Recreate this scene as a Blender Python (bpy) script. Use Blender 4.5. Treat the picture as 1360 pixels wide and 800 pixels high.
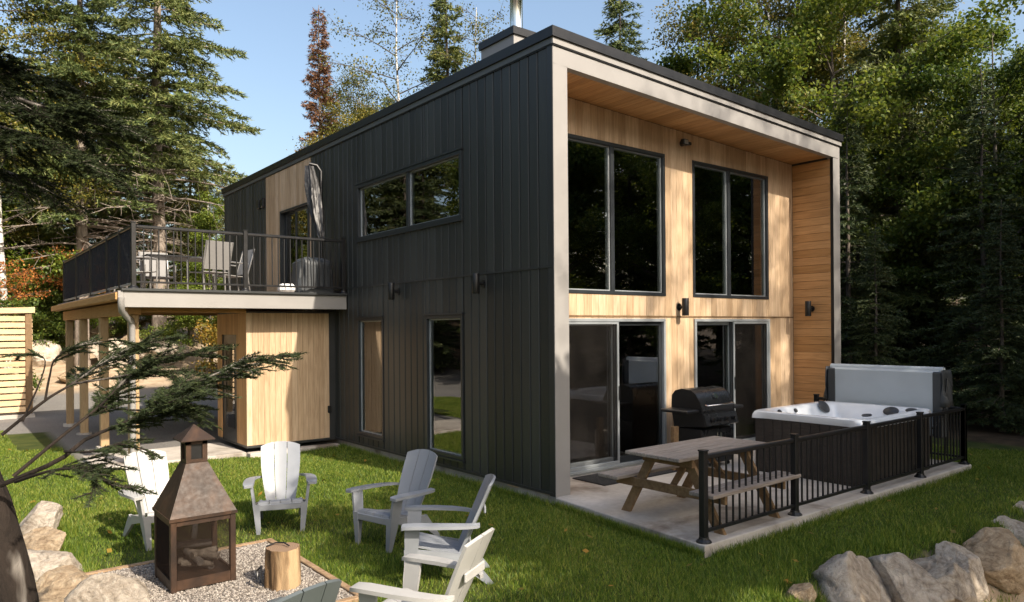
import bpy, bmesh, math, random
import numpy as np
from mathutils import Vector, Matrix, noise as mnoise

for o in list(bpy.data.objects): bpy.data.objects.remove(o)
scene = bpy.context.scene
C = scene.collection
R = math.radians

# ------------------------------------------------------------------ camera
cam_d = bpy.data.cameras.new('camera'); cam = bpy.data.objects.new('camera', cam_d); C.objects.link(cam)
cam.matrix_world = (Matrix.Translation((-5.7717, -6.4811, 2.0)) @ Matrix.Rotation(-0.6695, 4, 'Z')
                    @ Matrix.Rotation(math.pi/2, 4, 'X') @ Matrix.Rotation(-0.0078, 4, 'Z'))
cam_d.sensor_width = 36; cam_d.lens = 25.745; cam_d.shift_y = 0.02688
cam_d.clip_start = 0.05; cam_d.clip_end = 2000
scene.camera = cam
# ------------------------------------------------------------------ sky and sun
SUN = Vector((0.15, -1.0, 0.80)).normalized()
elev = math.asin(SUN.z); azim = math.atan2(SUN.x, SUN.y)
w = bpy.data.worlds.new('World'); scene.world = w; w.use_nodes = True
nt = w.node_tree; nt.nodes.clear()
sky = nt.nodes.new('ShaderNodeTexSky'); sky.sky_type = 'NISHITA'; sky.sun_disc = False
sky.sun_elevation = elev; sky.sun_rotation = azim; sky.altitude = 300
sky.air_density = 1.3; sky.dust_density = 5.0; sky.ozone_density = 1.0
bgn = nt.nodes.new('ShaderNodeBackground'); bgn.inputs[1].default_value = 0.15
wo = nt.nodes.new('ShaderNodeOutputWorld')
nt.links.new(sky.outputs[0], bgn.inputs[0]); nt.links.new(bgn.outputs[0], wo.inputs[0])
sd = bpy.data.lights.new('sun', 'SUN'); sd.energy = 5.0; sd.angle = R(0.55); sd.color = (1.0, 0.89, 0.74)
so = bpy.data.objects.new('sun', sd); C.objects.link(so)
so.rotation_euler = SUN.to_track_quat('Z', 'Y').to_euler(); so.location = (3, -30, 30)
vs = scene.view_settings; vs.view_transform = 'Standard'; vs.look = 'None'; vs.gamma = 1.0; vs.exposure = 0.70
vs.use_curve_mapping = False
scene.render.engine = 'CYCLES'
scene.cycles.transparent_max_bounces = 24

# ------------------------------------------------------------------ helpers
class MB:
    def __init__(s): s.v = []; s.f = []; s.m = []; s.mi = 0
    def add(s, vs_, fs):
        b = len(s.v); s.v.extend([tuple(p) for p in vs_])
        for f in fs: s.f.append(tuple(i+b for i in f)); s.m.append(s.mi)
        return s
    def box(s, x0, y0, z0, x1, y1, z1):
        return s.hexa([(x0,y0,z0),(x1,y0,z0),(x1,y1,z0),(x0,y1,z0),(x0,y0,z1),(x1,y0,z1),(x1,y1,z1),(x0,y1,z1)])
    def hexa(s, p):
        return s.add(p, [(0,3,2,1),(4,5,6,7),(0,1,5,4),(1,2,6,5),(2,3,7,6),(3,0,4,7)])
    def rbox(s, x0, y0, z0, x1, y1, z1, r=0.004):
        "box with chamfered edges"
        r = min(r, (x1-x0)*.45, (y1-y0)*.45, (z1-z0)*.45)
        c = ((x0+x1)/2, (y0+y1)/2, (z0+z1)/2); h = ((x1-x0)/2, (y1-y0)/2, (z1-z0)/2)
        V = []; idx = {}
        for sx in (-1,1):
            for sy in (-1,1):
                for sz in (-1,1):
                    for ax in range(3):
                        q = [0,0,0]
                        for k, sg in enumerate((sx,sy,sz)): q[k] = c[k]+sg*(h[k]-(0 if k == ax else r))
                        idx[(sx,sy,sz,ax)] = len(V); V.append(q)
        F = []
        for ax in range(3):
            o1, o2 = [k for k in range(3) if k != ax]
            for sg in (-1,1):
                L = []
                for a, b in ((-1,-1),(1,-1),(1,1),(-1,1)):
                    k = [0,0,0]; k[ax] = sg; k[o1] = a; k[o2] = b; L.append(idx[(*k, ax)])
                if (sg > 0) != (ax != 1): L = L[::-1]
                F.append(L)
            # edges parallel to ax
            for a in (-1,1):
                for b in (-1,1):
                    k0 = [0,0,0]; k0[ax] = -1; k0[o1] = a; k0[o2] = b
                    k1 = list(k0); k1[ax] = 1
                    L = [idx[(*k0,o1)], idx[(*k1,o1)], idx[(*k1,o2)], idx[(*k0,o2)]]
                    F.append(L)
        for sx in (-1,1):
            for sy in (-1,1):
                for sz in (-1,1):
                    F.append([idx[(sx,sy,sz,0)], idx[(sx,sy,sz,1)], idx[(sx,sy,sz,2)]])
        return s.add(V, F)
    def tube(s, pts, rad, n=8, cap=True):
        pts = [Vector(p) for p in pts]
        if not hasattr(rad, '__len__'): rad = [rad]*len(pts)
        V = []; up = Vector((0,0,1)); prev = None
        for i, p in enumerate(pts):
            d = (pts[min(i+1, len(pts)-1)]-pts[max(i-1, 0)])
            d = d.normalized() if d.length > 1e-9 else up
            if prev is None:
                a = d.cross(up)
                if a.length < 1e-3: a = d.cross(Vector((1,0,0)))
            else: a = prev-d*prev.dot(d)
            a.normalize(); b = d.cross(a); prev = a
            for k in range(n):
                t = 2*math.pi*k/n
                V.append(p+(a*math.cos(t)+b*math.sin(t))*rad[i])
        F = []
        for i in range(len(pts)-1):
            for k in range(n):
                k2 = (k+1) % n
                F.append((i*n+k, i*n+k2, (i+1)*n+k2, (i+1)*n+k))
        if cap:
            F.append(tuple(range(n-1, -1, -1))); F.append(tuple((len(pts)-1)*n+k for k in range(n)))
        return s.add(V, F)
    def lathe(s, prof, n=20, c=(0,0,0)):
        V = []
        for r, z in prof:
            for k in range(n):
                t = 2*math.pi*k/n; V.append((c[0]+r*math.cos(t), c[1]+r*math.sin(t), c[2]+z))
        F = []
        for i in range(len(prof)-1):
            for k in range(n):
                k2 = (k+1) % n; F.append((i*n+k, i*n+k2, (i+1)*n+k2, (i+1)*n+k))
        F.append(tuple(range(n-1, -1, -1))); F.append(tuple((len(prof)-1)*n+k for k in range(n)))
        return s.add(V, F)
    def strip(s, path, x0f, x1f, th):
        "sheet extruded along a (y,z) path between x0f(i) and x1f(i), thickness th"
        n = len(path); V = []
        nor = []
        for i in range(n):
            a = path[max(i-1,0)]; b = path[min(i+1,n-1)]
            dy, dz = b[0]-a[0], b[1]-a[1]; l = math.hypot(dy,dz) or 1
            nor.append((-dz/l, dy/l))
        for i, (y, z) in enumerate(path):
            ny, nz = nor[i]
            V += [(x0f(i),y,z),(x1f(i),y,z),(x1f(i),y-ny*th,z-nz*th),(x0f(i),y-ny*th,z-nz*th)]
        F = []
        for i in range(n-1):
            a = i*4; b = a+4
            for k in range(4): F.append((a+k, a+(k+1)%4, b+(k+1)%4, b+k))
        F.append((3,2,1,0)); F.append((n*4-4,n*4-3,n*4-2,n*4-1))
        return s.add(V, F)
    def mesh(s, name, mat, smooth=False):
        me = bpy.data.meshes.new(name); me.from_pydata(s.v, [], s.f)
        for m in (mat if isinstance(mat, (list, tuple)) else [mat]): me.materials.append(m)
        if isinstance(mat, (list, tuple)): me.polygons.foreach_set('material_index', s.m)
        if smooth: me.polygons.foreach_set('use_smooth', [True]*len(s.f))
        me.update(); fixn(me)
        if smooth:
            try: me.set_sharp_from_angle(angle=R(45))
            except Exception: pass
        return me
    def build(s, name, mat, parent=None, smooth=False, loc=None, rot=None):
        return link(name, s.mesh(name, mat, smooth), parent, loc, rot)
def fixn(me):
    b = bmesh.new(); b.from_mesh(me); bmesh.ops.recalc_face_normals(b, faces=b.faces); b.to_mesh(me); b.free()
def link(name, me, parent=None, loc=None, rot=None):
    o = bpy.data.objects.new(name, me); C.objects.link(o)
    if parent is not None: o.parent = parent
    if loc is not None: o.location = loc
    if rot is not None: o.rotation_euler = rot
    return o
def tag(o, label=None, cat=None, group=None, kind=None):
    if label: o['label'] = label
    if cat: o['category'] = cat
    if group: o['group'] = group
    if kind: o['kind'] = kind
    return o
def thing(name, label, cat, loc=(0,0,0), rz=0, group=None):
    o = bpy.data.objects.new(name, None); C.objects.link(o); o.location = loc; o.rotation_euler = (0,0,rz)
    o.empty_display_size = 0.2
    return tag(o, label, cat, group)
def copy_tree(o, parent=None):
    c = o.copy(); C.objects.link(c); c.parent = parent
    for ch in list(o.children): copy_tree(ch, c)
    return c
def fast_mesh(name, V, F, mat, smooth=False):
    "numpy mesh: V (n,3), F (m,k)"
    me = bpy.data.meshes.new(name); V = np.asarray(V, np.float32); F = np.asarray(F, np.int32)
    k = F.shape[1]
    me.vertices.add(len(V)); me.vertices.foreach_set('co', V.ravel())
    me.loops.add(F.size); me.loops.foreach_set('vertex_index', F.ravel())
    me.polygons.add(len(F)); me.polygons.foreach_set('loop_start', np.arange(0, F.size, k, dtype=np.int32))
    try: me.polygons.foreach_set('loop_total', np.full(len(F), k, np.int32))
    except Exception: pass
    if smooth: me.polygons.foreach_set('use_smooth', np.ones(len(F), bool))
    me.materials.append(mat); me.update(calc_edges=True); me.validate()
    return me

# ------------------------------------------------------------------ materials
class N:
    def __init__(s, name):
        s.m = bpy.data.materials.new(name); s.m.use_nodes = True; s.t = s.m.node_tree; s.t.nodes.clear()
        s.out = s.n('OutputMaterial')
    def n(s, ty, **kw):
        nd = s.t.nodes.new('ShaderNode'+ty)
        for k, v in kw.items(): setattr(nd, k, v)
        return nd
    def l(s, a, b): s.t.links.new(a, b)
    def set(s, sock, v):
        if isinstance(v, bpy.types.NodeSocket): s.l(v, sock)
        elif isinstance(v, (tuple, list)) and len(v) == 3 and sock.type == 'RGBA': sock.default_value = (*v, 1)
        else: sock.default_value = v
    def coord(s, which='Object', scale=(1,1,1), rnd=False):
        tc = s.n('TexCoord'); o = tc.outputs[which]
        if rnd:
            oi = s.n('ObjectInfo'); mu = s.n('Math', operation='MULTIPLY'); s.l(oi.outputs['Random'], mu.inputs[0]); mu.inputs[1].default_value = 53
            cb = s.n('CombineXYZ'); s.l(mu.outputs[0], cb.inputs[0]); s.l(mu.outputs[0], cb.inputs[2])
            ad = s.n('VectorMath', operation='ADD'); s.l(o, ad.inputs[0]); s.l(cb.outputs[0], ad.inputs[1]); o = ad.outputs[0]
        mp = s.n('Mapping'); mp.inputs['Scale'].default_value = scale; s.l(o, mp.inputs[0])
        return mp.outputs[0]
    def noise(s, v, scale=5, detail=4, rough=.55, dist=0):
        nd = s.n('TexNoise'); s.l(v, nd.inputs['Vector']); nd.inputs['Scale'].default_value = scale
        nd.inputs['Detail'].default_value = detail; nd.inputs['Roughness'].default_value = rough; nd.inputs['Distortion'].default_value = dist
        return nd.outputs[0]
    def ramp(s, f, stops):
        r = s.n('ValToRGB'); s.l(f, r.inputs[0]); e = r.color_ramp.elements
        while len(e) < len(stops): e.new(.5)
        for k, (p, c) in enumerate(stops): e[k].position = p; e[k].color = (*c, 1) if len(c) == 3 else c
        return r.outputs[0]
    def mix(s, f, a, b, mode='MIX'):
        m = s.n('Mix', data_type='RGBA', blend_type=mode)
        s.set(m.inputs[0], f); s.set(m.inputs[6], a); s.set(m.inputs[7], b); return m.outputs[2]
    def mth(s, op, a, b=0.0, clamp=False):
        m = s.n('Math', operation=op, use_clamp=clamp); s.set(m.inputs[0], a); s.set(m.inputs[1], b); return m.outputs[0]
    def bsdf(s, col, rough=.6, metal=0, spec=.5, bump=None, bstr=.3, bdist=.01, trans=None):
        p = s.n('BsdfPrincipled'); s.set(p.inputs['Base Color'], col); s.set(p.inputs['Roughness'], rough)
        s.set(p.inputs['Metallic'], metal); s.set(p.inputs['Specular IOR Level'], spec)
        if bump is not None:
            b = s.n('Bump'); b.inputs['Strength'].default_value = bstr; b.inputs['Distance'].default_value = bdist
            s.l(bump, b.inputs['Height']); s.l(b.outputs[0], p.inputs['Normal'])
        return p.outputs[0]
    def done(s, sh): s.l(sh, s.out.inputs[0]); return s.m
def plain(name, col, rough=.5, metal=0, spec=.5, var=.12, scale=6, bump=.08, stretch=(1,1,1)):
    n = N(name); v = n.coord('Object', stretch); f = n.noise(v, scale, 5)
    c = n.ramp(f, [(.3, tuple(x*(1-var) for x in col)), (.7, tuple(min(1, x*(1+var)) for x in col))])
    f2 = n.noise(v, scale*14, 3)
    r = n.mth('ADD', n.mth('MULTIPLY', f, .2), rough-.1)
    return n.done(n.bsdf(c, r, metal, spec, f2, bump, .004))
def board_wood(name, cols, rough=.5, vert=True, grain=1.0):
    n = N(name); v = n.coord('Object', (9, 9, .7) if vert else (1,1,1), rnd=True)
    f = n.noise(v, 3.2, 6, .6, .6); oi = n.n('ObjectInfo')
    base = n.ramp(oi.outputs['Random'], [(0, cols[0]), (.5, cols[1]), (1, cols[2])])
    g = n.ramp(f, [(.35, (.80,.77,.73)), (.62, (1.08,1.08,1.08))])
    c = n.mix(grain, base, g, 'MULTIPLY')
    return n.done(n.bsdf(c, rough, 0, .35, f, .12, .003))
M = {}
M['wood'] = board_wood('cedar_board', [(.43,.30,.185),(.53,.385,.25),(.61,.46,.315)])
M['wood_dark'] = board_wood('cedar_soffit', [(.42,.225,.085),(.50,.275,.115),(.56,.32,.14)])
M['dark'] = None
n = N('charcoal_board'); v = n.coord('Object', (14,14,.6), rnd=True); f = n.noise(v, 3, 4); oi = n.n('ObjectInfo')
base = n.ramp(oi.outputs['Random'], [(0,(.021,.023,.0225)),(1,(.043,.046,.044))])
c_ = n.mix(.25, base, n.ramp(f, [(.3,(.6,.6,.6)),(.7,(1.2,1.2,1.2))]), 'MULTIPLY')
M['dark'] = n.done(n.bsdf(c_, .42, 0, .45, f, .10, .002))
M['trim_light'] = plain('warm_grey_trim', (.275,.264,.254), .42, 0, .4, .05, 2, .03)
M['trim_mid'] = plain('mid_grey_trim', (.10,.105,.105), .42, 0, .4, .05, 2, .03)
M['trim_dark'] = plain('charcoal_trim', (.030,.032,.033), .4, 0, .5, .1, 4, .03)
M['black'] = plain('black_metal', (.010,.010,.011), .38, 0, .45, .2, 8, .04)
M['roof'] = plain('roof_membrane', (.03,.03,.032), .8)
M['frame'] = plain('window_frame', (.022,.026,.030), .35, 0, .5, .1, 5, .02)
M['frame_light'] = plain('sash_aluminium', (.34,.37,.39), .35, .3, .5, .06, 5, .02)
M['concrete'] = None
n = N('patio_concrete'); v = n.coord('Object'); a = n.noise(v, .9, 5, .6, .3); b = n.noise(v, 14, 5); c = n.noise(v, 90, 3)
col = n.ramp(a, [(.36,(.20,.165,.135)),(.47,(.42,.385,.345)),(.66,(.54,.50,.455))])
col = n.mix(.35, col, n.ramp(b, [(.3,(.65,.63,.6)),(.7,(1.1,1.1,1.1))]), 'MULTIPLY')
M['concrete'] = n.done(n.bsdf(col, .85, 0, .3, c, .25, .004))
M['inner'] = plain('interior_wall', (.74,.73,.71), .8, var=.03)
M['floor_in'] = board_wood('interior_floor', [(.34,.26,.15),(.38,.29,.17),(.40,.30,.18)])
M['white'] = plain('white_paint', (.78,.78,.77), .45, var=.03)
def glass_mat(name, tint=(.80,.83,.82), refl=1.0, f0=.16):
    n = N(name); tr = n.n('BsdfTransparent'); n.set(tr.inputs[0], tint)
    gl = n.n('BsdfGlossy'); gl.inputs['Roughness'].default_value = .006; n.set(gl.inputs[0], (refl,refl,refl))
    lw = n.n('LayerWeight'); lw.inputs[0].default_value = .35
    v = n.coord('Object'); nz = n.noise(v, 1.1, 2); bp = n.n('Bump'); bp.inputs['Strength'].default_value = .04; bp.inputs['Distance'].default_value = .01
    n.l(nz, bp.inputs['Height']); n.l(bp.outputs[0], gl.inputs['Normal'])
    f = n.mth('ADD', n.mth('MULTIPLY', lw.outputs['Fresnel'], .9), f0, True)
    m = n.n('MixShader'); n.l(f, m.inputs[0]); n.l(tr.outputs[0], m.inputs[1]); n.l(gl.outputs[0], m.inputs[2])
    return n.done(m.outputs[0])
M['glass'] = glass_mat('window_glass')
def screen_mat(name, col, cover):
    n = N(name); tr = n.n('BsdfTransparent'); df = n.n('BsdfDiffuse'); n.set(df.inputs[0], col)
    v = n.coord('Object'); nz = n.noise(v, 2.5, 3); f = n.mth('ADD', n.mth('MULTIPLY', nz, .15), cover-.07)
    m = n.n('MixShader'); n.l(f, m.inputs[0]); n.l(tr.outputs[0], m.inputs[1]); n.l(df.outputs[0], m.inputs[2])
    return n.done(m.outputs[0])
M['screen'] = screen_mat('insect_screen', (.032,.029,.027), .17)
M['deck_screen'] = screen_mat('privacy_mesh', (.045,.045,.05), .86)
M['fire_screen'] = screen_mat('spark_screen', (.035,.025,.02), .22)
M['fire_side'] = screen_mat('spark_screen_side', (.035,.025,.02), .78)
M['resin'] = plain('shade_toned_resin', (.225,.24,.265), .42, 0, .45, .04, 9, .05)  # bluish darker copy of the chair resin, partial shade put into its colour
M['resin_white'] = plain('white_resin', (.36,.355,.345), .42, 0, .45, .04, 9, .05)
M['resin_dark'] = plain('darker_resin', (.085,.10,.105), .42, 0, .45, .06, 9, .05)  # much darker grey version of the chair resin
def timber(name, a, b, sc=(1,1,1), rough=.75, weather=None):
    n = N(name); v = n.coord('Object', sc, rnd=True); f = n.noise(v, 6, 6, .65, .8); g = n.noise(v, 1.4, 3)
    col = n.ramp(f, [(.3, a), (.68, b)])
    if weather: col = n.mix(n.mth('MULTIPLY', n.mth('SUBTRACT', g, .38), 3.0, True), col, weather)
    oi = n.n('ObjectInfo'); col = n.mix(.5, col, n.ramp(oi.outputs['Random'], [(0,(.75,.75,.75)),(1,(1.2,1.2,1.2))]), 'MULTIPLY')
    return n.done(n.bsdf(col, rough, 0, .25, f, .3, .004))
M['picnic_top'] = timber('weathered_plank', (.17,.135,.11), (.36,.31,.27), (.5,7,7))
M['picnic_leg'] = timber('treated_lumber', (.13,.08,.04), (.25,.16,.085), (3,3,3))
M['post_wood'] = timber('post_lumber', (.30,.20,.105), (.46,.33,.19), (8,8,.8))
M['deck_beam'] = timber('deck_beam_wood', (.36,.20,.075), (.50,.29,.12), (6,.5,6))
M['shed_slat'] = timber('shed_slat_wood', (.50,.33,.18), (.68,.50,.31), (.6,7,7))
M['border'] = timber('border_timber', (.20,.125,.07), (.36,.25,.15), (3,3,3))
n = N('rusty_steel'); v = n.coord('Object'); a = n.noise(v, 3.2, 6, .65, .5); b = n.noise(v, 26, 4)
col = n.ramp(a, [(.30,(.014,.009,.007)),(.50,(.034,.019,.012)),(.68,(.075,.038,.020))])
col = n.mix(.4, col, n.ramp(b, [(.3,(.6,.6,.6)),(.7,(1.25,1.2,1.15))]), 'MULTIPLY')
M['rust'] = n.done(n.bsdf(col, n.mth('ADD', n.mth('MULTIPLY', b, .35), .38), .15, .4, b, .15, .003))
def bark(name, a, b, patch=None, sc=(1,1,.35)):
    n = N(name); v = n.coord('Object', sc); f = n.noise(v, 7, 7, .7, .6); g = n.noise(v, 2.6, 4, .6)
    col = n.ramp(f, [(.34, a), (.66, b)])
    if patch: col = n.mix(n.ramp(g, [(.52,(0,0,0)),(.6,(1,1,1))]), col, patch)
    return n.done(n.bsdf(col, .9, 0, .2, f, .9, .03))
M['bark'] = bark('grey_bark', (.05,.04,.032), (.17,.145,.12))
M['bark_light'] = bark('pale_conifer_bark', (.16,.125,.10), (.36,.31,.265))
M['bark_birch'] = bark('birch_bark', (.50,.48,.45), (.72,.70,.67), (.08,.07,.06), (1,1,2.2))
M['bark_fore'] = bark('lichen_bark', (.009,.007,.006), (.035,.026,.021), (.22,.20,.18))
def leaf(name, stops, transl=.35, rough=.55, clump=None):
    n = N(name); ge = n.n('NewGeometry'); v = n.coord('Object'); f = n.noise(v, .55, 3)
    r = n.mth('ADD', n.mth('MULTIPLY', ge.outputs['Random Per Island'], .62), n.mth('MULTIPLY', f, .42))
    oi = n.n('ObjectInfo'); r = n.mth('ADD', r, n.mth('MULTIPLY', n.mth('SUBTRACT', oi.outputs['Random'], .5), .22))
    col = n.ramp(r, stops)
    p = n.n('BsdfPrincipled'); n.l(col, p.inputs['Base Color']); p.inputs['Roughness'].default_value = rough; p.inputs['Specular IOR Level'].default_value = .35
    t = n.n('BsdfTranslucent'); n.l(n.mix(.5, col, (1.0,1.0,.35), 'MULTIPLY'), t.inputs[0])
    m = n.n('MixShader'); m.inputs[0].default_value = transl; n.l(p.outputs[0], m.inputs[1]); n.l(t.outputs[0], m.inputs[2])
    return n.done(m.outputs[0])
M['needle'] = leaf('spruce_needles', [(.15,(.040,.066,.020)),(.5,(.108,.145,.042)),(.85,(.225,.240,.078))], .15, .6)
M['needle_blue'] = leaf('fir_needles', [(.15,(.022,.040,.018)),(.5,(.056,.080,.028)),(.85,(.120,.138,.045))], .15, .6)
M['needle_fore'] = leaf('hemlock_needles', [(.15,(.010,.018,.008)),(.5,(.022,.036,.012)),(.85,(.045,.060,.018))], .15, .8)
M['needle_dead'] = leaf('dead_spruce_needles', [(.15,(.085,.045,.030)),(.5,(.21,.105,.062)),(.85,(.36,.20,.11))], .12, .8)
M['leaf_maple'] = leaf('maple_leaves', [(.15,(.040,.074,.014)),(.5,(.100,.150,.024)),(.85,(.230,.255,.046))], .45)
M['leaf_bright'] = leaf('lime_leaves', [(.15,(.060,.105,.015)),(.5,(.115,.165,.020)),(.85,(.22,.25,.035))])
M['leaf_birch'] = leaf('birch_leaves', [(.12,(.050,.070,.014)),(.45,(.115,.125,.024)),(.70,(.21,.19,.036)),(.9,(.34,.25,.05))])
M['leaf_autumn'] = leaf('autumn_leaves', [(.2,(.13,.12,.02)),(.5,(.30,.20,.03)),(.85,(.45,.22,.03))])
M['leaf_red'] = leaf('red_maple_leaves', [(.2,(.14,.07,.02)),(.5,(.38,.11,.03)),(.85,(.48,.22,.05))])
M['grass'] = leaf('grass_blades', [(.15,(.038,.085,.010)),(.48,(.105,.180,.020)),(.78,(.25,.295,.044)),(.95,(.46,.39,.13))], .35, .5)
# ------------------------------------------------------------------ terrain
def sst(a, b, x): 
    t = np.clip((x-a)/(b-a), 0, 1); return t*t*(3-2*t)
def yline(x): return -3.12 - 0.22*np.clip(x-.5, 0, 2.2) + .1*np.clip(x-3.2, 0, 4)
def gz(x, y):
    x = np.asarray(x, float); y = np.asarray(y, float)
    z = -0.11 + 0.0*x
    z = z - 0.62*sst(-0.1, 0.75, yline(x)-y)*sst(-0.9, 0.6, x)*(1-sst(7, 12, x))
    z = z + 5.5*sst(15, 46, y) + 0.10*np.sin(x*.31+1)*np.cos(y*.27)*sst(9, 16, np.hypot(x, y))
    z = z + 1.2*sst(9, 26, x) + 1.6*sst(9, 24, -x)
    z = z + 0.018*np.sin(x*1.7+.6)*np.sin(y*1.3+.4)
    return z
def in_pit(x, y): return (x > -4.86) & (x < -3.12) & (y > -1.30) & (y < .74)
def lawn_mask(x, y):
    m = (y < 12.0+0.5*np.sin(x)) & (x > -13) & (x < 8.6+.5*np.sin(y*1.3)) & (y > -9)
    m &= ~((x > -.06) & (x < 6.8) & (y > -.05))
    m &= ~((x > -.03+.105*y) & (x < 5.97) & (y > -2.36) & (y < .9))
    m &= ~((x > -3.95) & (x < .2) & (y > 5.93-.03*x))
    m &= ~((x > -4.6) & (x <= -3.9) & (y > 9.0))
    m &= ~in_pit(x, y)
    m &= ~((y < yline(x)-.05) & (x > -.25) & (x < 7.2))
    return m
def axis(lo, hi, fine0, fine1, f, c):
    a = list(np.arange(fine0, fine1, f)); p = fine0
    while p > lo: p -= c*max(.3, min(12, (fine0-p)/8+.3)); a.insert(0, p)
    p = a[-1]
    while p < hi: p += c*max(.3, min(12, (p-fine1)/8+.3)); a.append(p)
    return np.array(a)
xs = axis(-400, 400, -9, 9, .2, 1.0); ys = axis(-400, 400, -8, 14, .2, 1.0)
X, Y = np.meshgrid(xs, ys); Z = gz(X, Y)
V = np.stack([X, Y, Z], -1).reshape(-1, 3); nx = len(xs); ny = len(ys)
ii = (np.arange(ny-1)[:, None]*nx+np.arange(nx-1)[None]).ravel()
F = np.stack([ii, ii+1, ii+1+nx, ii+nx], 1)
n = N('ground_soil'); v = n.coord('Object')
at_ = n.n('Attribute', attribute_name='zone'); sep = n.n('SeparateColor'); n.l(at_.outputs['Color'], sep.inputs[0])
a = n.noise(v, 3.0, 6); b = n.noise(v, 40, 4); c = n.noise(v, .6, 4)
forest = n.ramp(a, [(.3,(.035,.025,.016)),(.7,(.10,.068,.040))])
lawnc = n.ramp(a, [(.3,(.028,.045,.010)),(.7,(.075,.085,.022))])
drive = n.mix(.5, n.ramp(b, [(.3,(.13,.125,.12)),(.7,(.24,.23,.22))]), n.ramp(c, [(.3,(.8,.8,.8)),(.7,(1.2,1.18,1.1))]), 'MULTIPLY')
sand = n.mix(.55, n.ramp(a, [(.3,(.30,.22,.145)),(.7,(.50,.40,.29))]), n.ramp(b, [(.3,(.7,.7,.7)),(.7,(1.2,1.2,1.2))]), 'MULTIPLY')
col = n.mix(sep.outputs[0], forest, lawnc); col = n.mix(sep.outputs[1], col, drive); col = n.mix(sep.outputs[2], col, sand)
M['ground'] = n.done(n.bsdf(col, .95, 0, .15, b, .5, .02))
gm = fast_mesh('ground', V, F, M['ground'], True)
zone = np.zeros((len(V), 4), np.float32); zone[:, 3] = 1
x_, y_ = V[:, 0], V[:, 1]
lawn_v = ((y_ < 12.3) & (x_ > -13) & (x_ < 9)) & (y_ > -9) & ~((y_ < yline(x_)-.15) & (x_ > -.4) & (x_ < 9))
zone[:, 0] = lawn_v
zone[:, 1] = ((x_ > -3.9) & (x_ < .2) & (y_ > 6.0) & (y_ < 14)) | ((y_ >= 11.8) & (y_ < 19.5) & (x_ > -12) & (x_ < 14))
zone[:, 2] = ((y_ >= 19) & (y_ < 31) & (x_ > -8) & (x_ < 9)) | ((y_ < yline(x_)-.15) & (y_ > -7) & (x_ > -.4) & (x_ < 9))
ca = gm.color_attributes.new('zone', 'FLOAT_COLOR', 'POINT'); ca.data.foreach_set('color', zone.ravel())
tag(link('ground', gm), kind='structure')

# ------------------------------------------------------------------ grass
rng = np.random.default_rng(11)
def blades(n0, x0, x1, y0, y1, dens_near):
    px = rng.uniform(x0, x1, n0); py = rng.uniform(y0, y1, n0)
    d = np.hypot(px+5.77, py+6.48); keep = rng.random(n0) < np.clip((6.5/d)**1.25, 0, 1)
    px, py = px[keep], py[keep]; k = lawn_mask(px, py); return px[k], py[k]
px, py = blades(3000000, -9.5, 9.0, -5.0, 12.2, 1)
dir_ = np.stack([px+5.77, py+6.48], 1); dep = dir_[:, 0]*math.sin(.6695)+dir_[:, 1]*math.cos(.6695)
lat = dir_[:, 0]*math.cos(.6695)-dir_[:, 1]*math.sin(.6695)
k = (dep > 4.6) & (np.abs(lat) < dep*.80+.6); px, py, dep = px[k], py[k], dep[k]
pat = np.sin(px*.9+2.0*np.sin(py*.7+.5))*np.cos(py*1.1+1.5*np.sin(px*.6)); wear = np.exp(-((np.hypot(px+3.5,py+.4)-1.55)/.55)**2); k = rng.random(len(px)) < np.clip(.85+.40*pat, .3, 1)*(1-.6*wear); px, py, dep = px[k], py[k], dep[k]
nb = len(px); pz = gz(px, py)
tuft = np.sin(px*2.3+1.1*np.sin(py*1.9))*np.sin(py*2.1+1.3*np.sin(px*1.4))
h = rng.uniform(.022, .052, nb)*(1+.30*tuft); wdt = rng.uniform(.0025, .005, nb)*np.clip(dep/7, .9, 1.9)
an = rng.uniform(0, 2*math.pi, nb); la = rng.uniform(0, 2*math.pi, nb); lean = rng.uniform(.1, .95, nb)*h
b0 = np.stack([px-np.cos(an)*wdt, py-np.sin(an)*wdt, pz-.004], 1); b1 = np.stack([px+np.cos(an)*wdt, py+np.sin(an)*wdt, pz-.004], 1)
tp = np.stack([px+np.cos(la)*lean, py+np.sin(la)*lean, pz+h], 1)
# taller tufts at the feet of the boulders, the slab and the walls
ed = []
for bx, by, br_ in ((.52,-3.3,.62),(1.02,-3.5,.45),(1.72,-3.6,.55),(2.35,-3.75,.6),(3.3,-3.6,.5),(-.45,-3.36,.24),(-4.93,2.45,.3),(-4.98,1.62,.3),(-5.06,.98,.36),(-4.9,.1,.45),(-4.66,-.22,.38)):
    q = rng.uniform(0,2*math.pi,1500); r_ = br_*rng.uniform(.75,1.25,1500); ed.append(np.stack([bx+r_*np.cos(q), by+r_*np.sin(q)],1))
t_ = rng.random(5000); ed.append(np.stack([-.03-.24*t_-rng.uniform(.0,.05,5000), -.05-2.27*t_],1)); ed.append(np.stack([-.2+6.1*t_, -2.36-rng.uniform(0,.06,5000)],1)); ed.append(np.stack([-.03-rng.uniform(0,.09,5000), 5.7*t_],1))
ed = np.concatenate(ed); ed = ed[~in_pit(ed[:,0],ed[:,1])]; ne = len(ed); ez = gz(ed[:,0],ed[:,1]); hh = rng.uniform(.04,.115,ne); q = rng.uniform(0,6.28,ne); q2 = rng.uniform(0,6.28,ne); le = rng.uniform(.1,.7,ne)*hh
E0 = np.stack([ed[:,0]-np.cos(q)*.004, ed[:,1]-np.sin(q)*.004, ez],1); E1 = np.stack([ed[:,0]+np.cos(q)*.004, ed[:,1]+np.sin(q)*.004, ez],1); E2 = np.stack([ed[:,0]+np.cos(q2)*le, ed[:,1]+np.sin(q2)*le, ez+hh],1)
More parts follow.
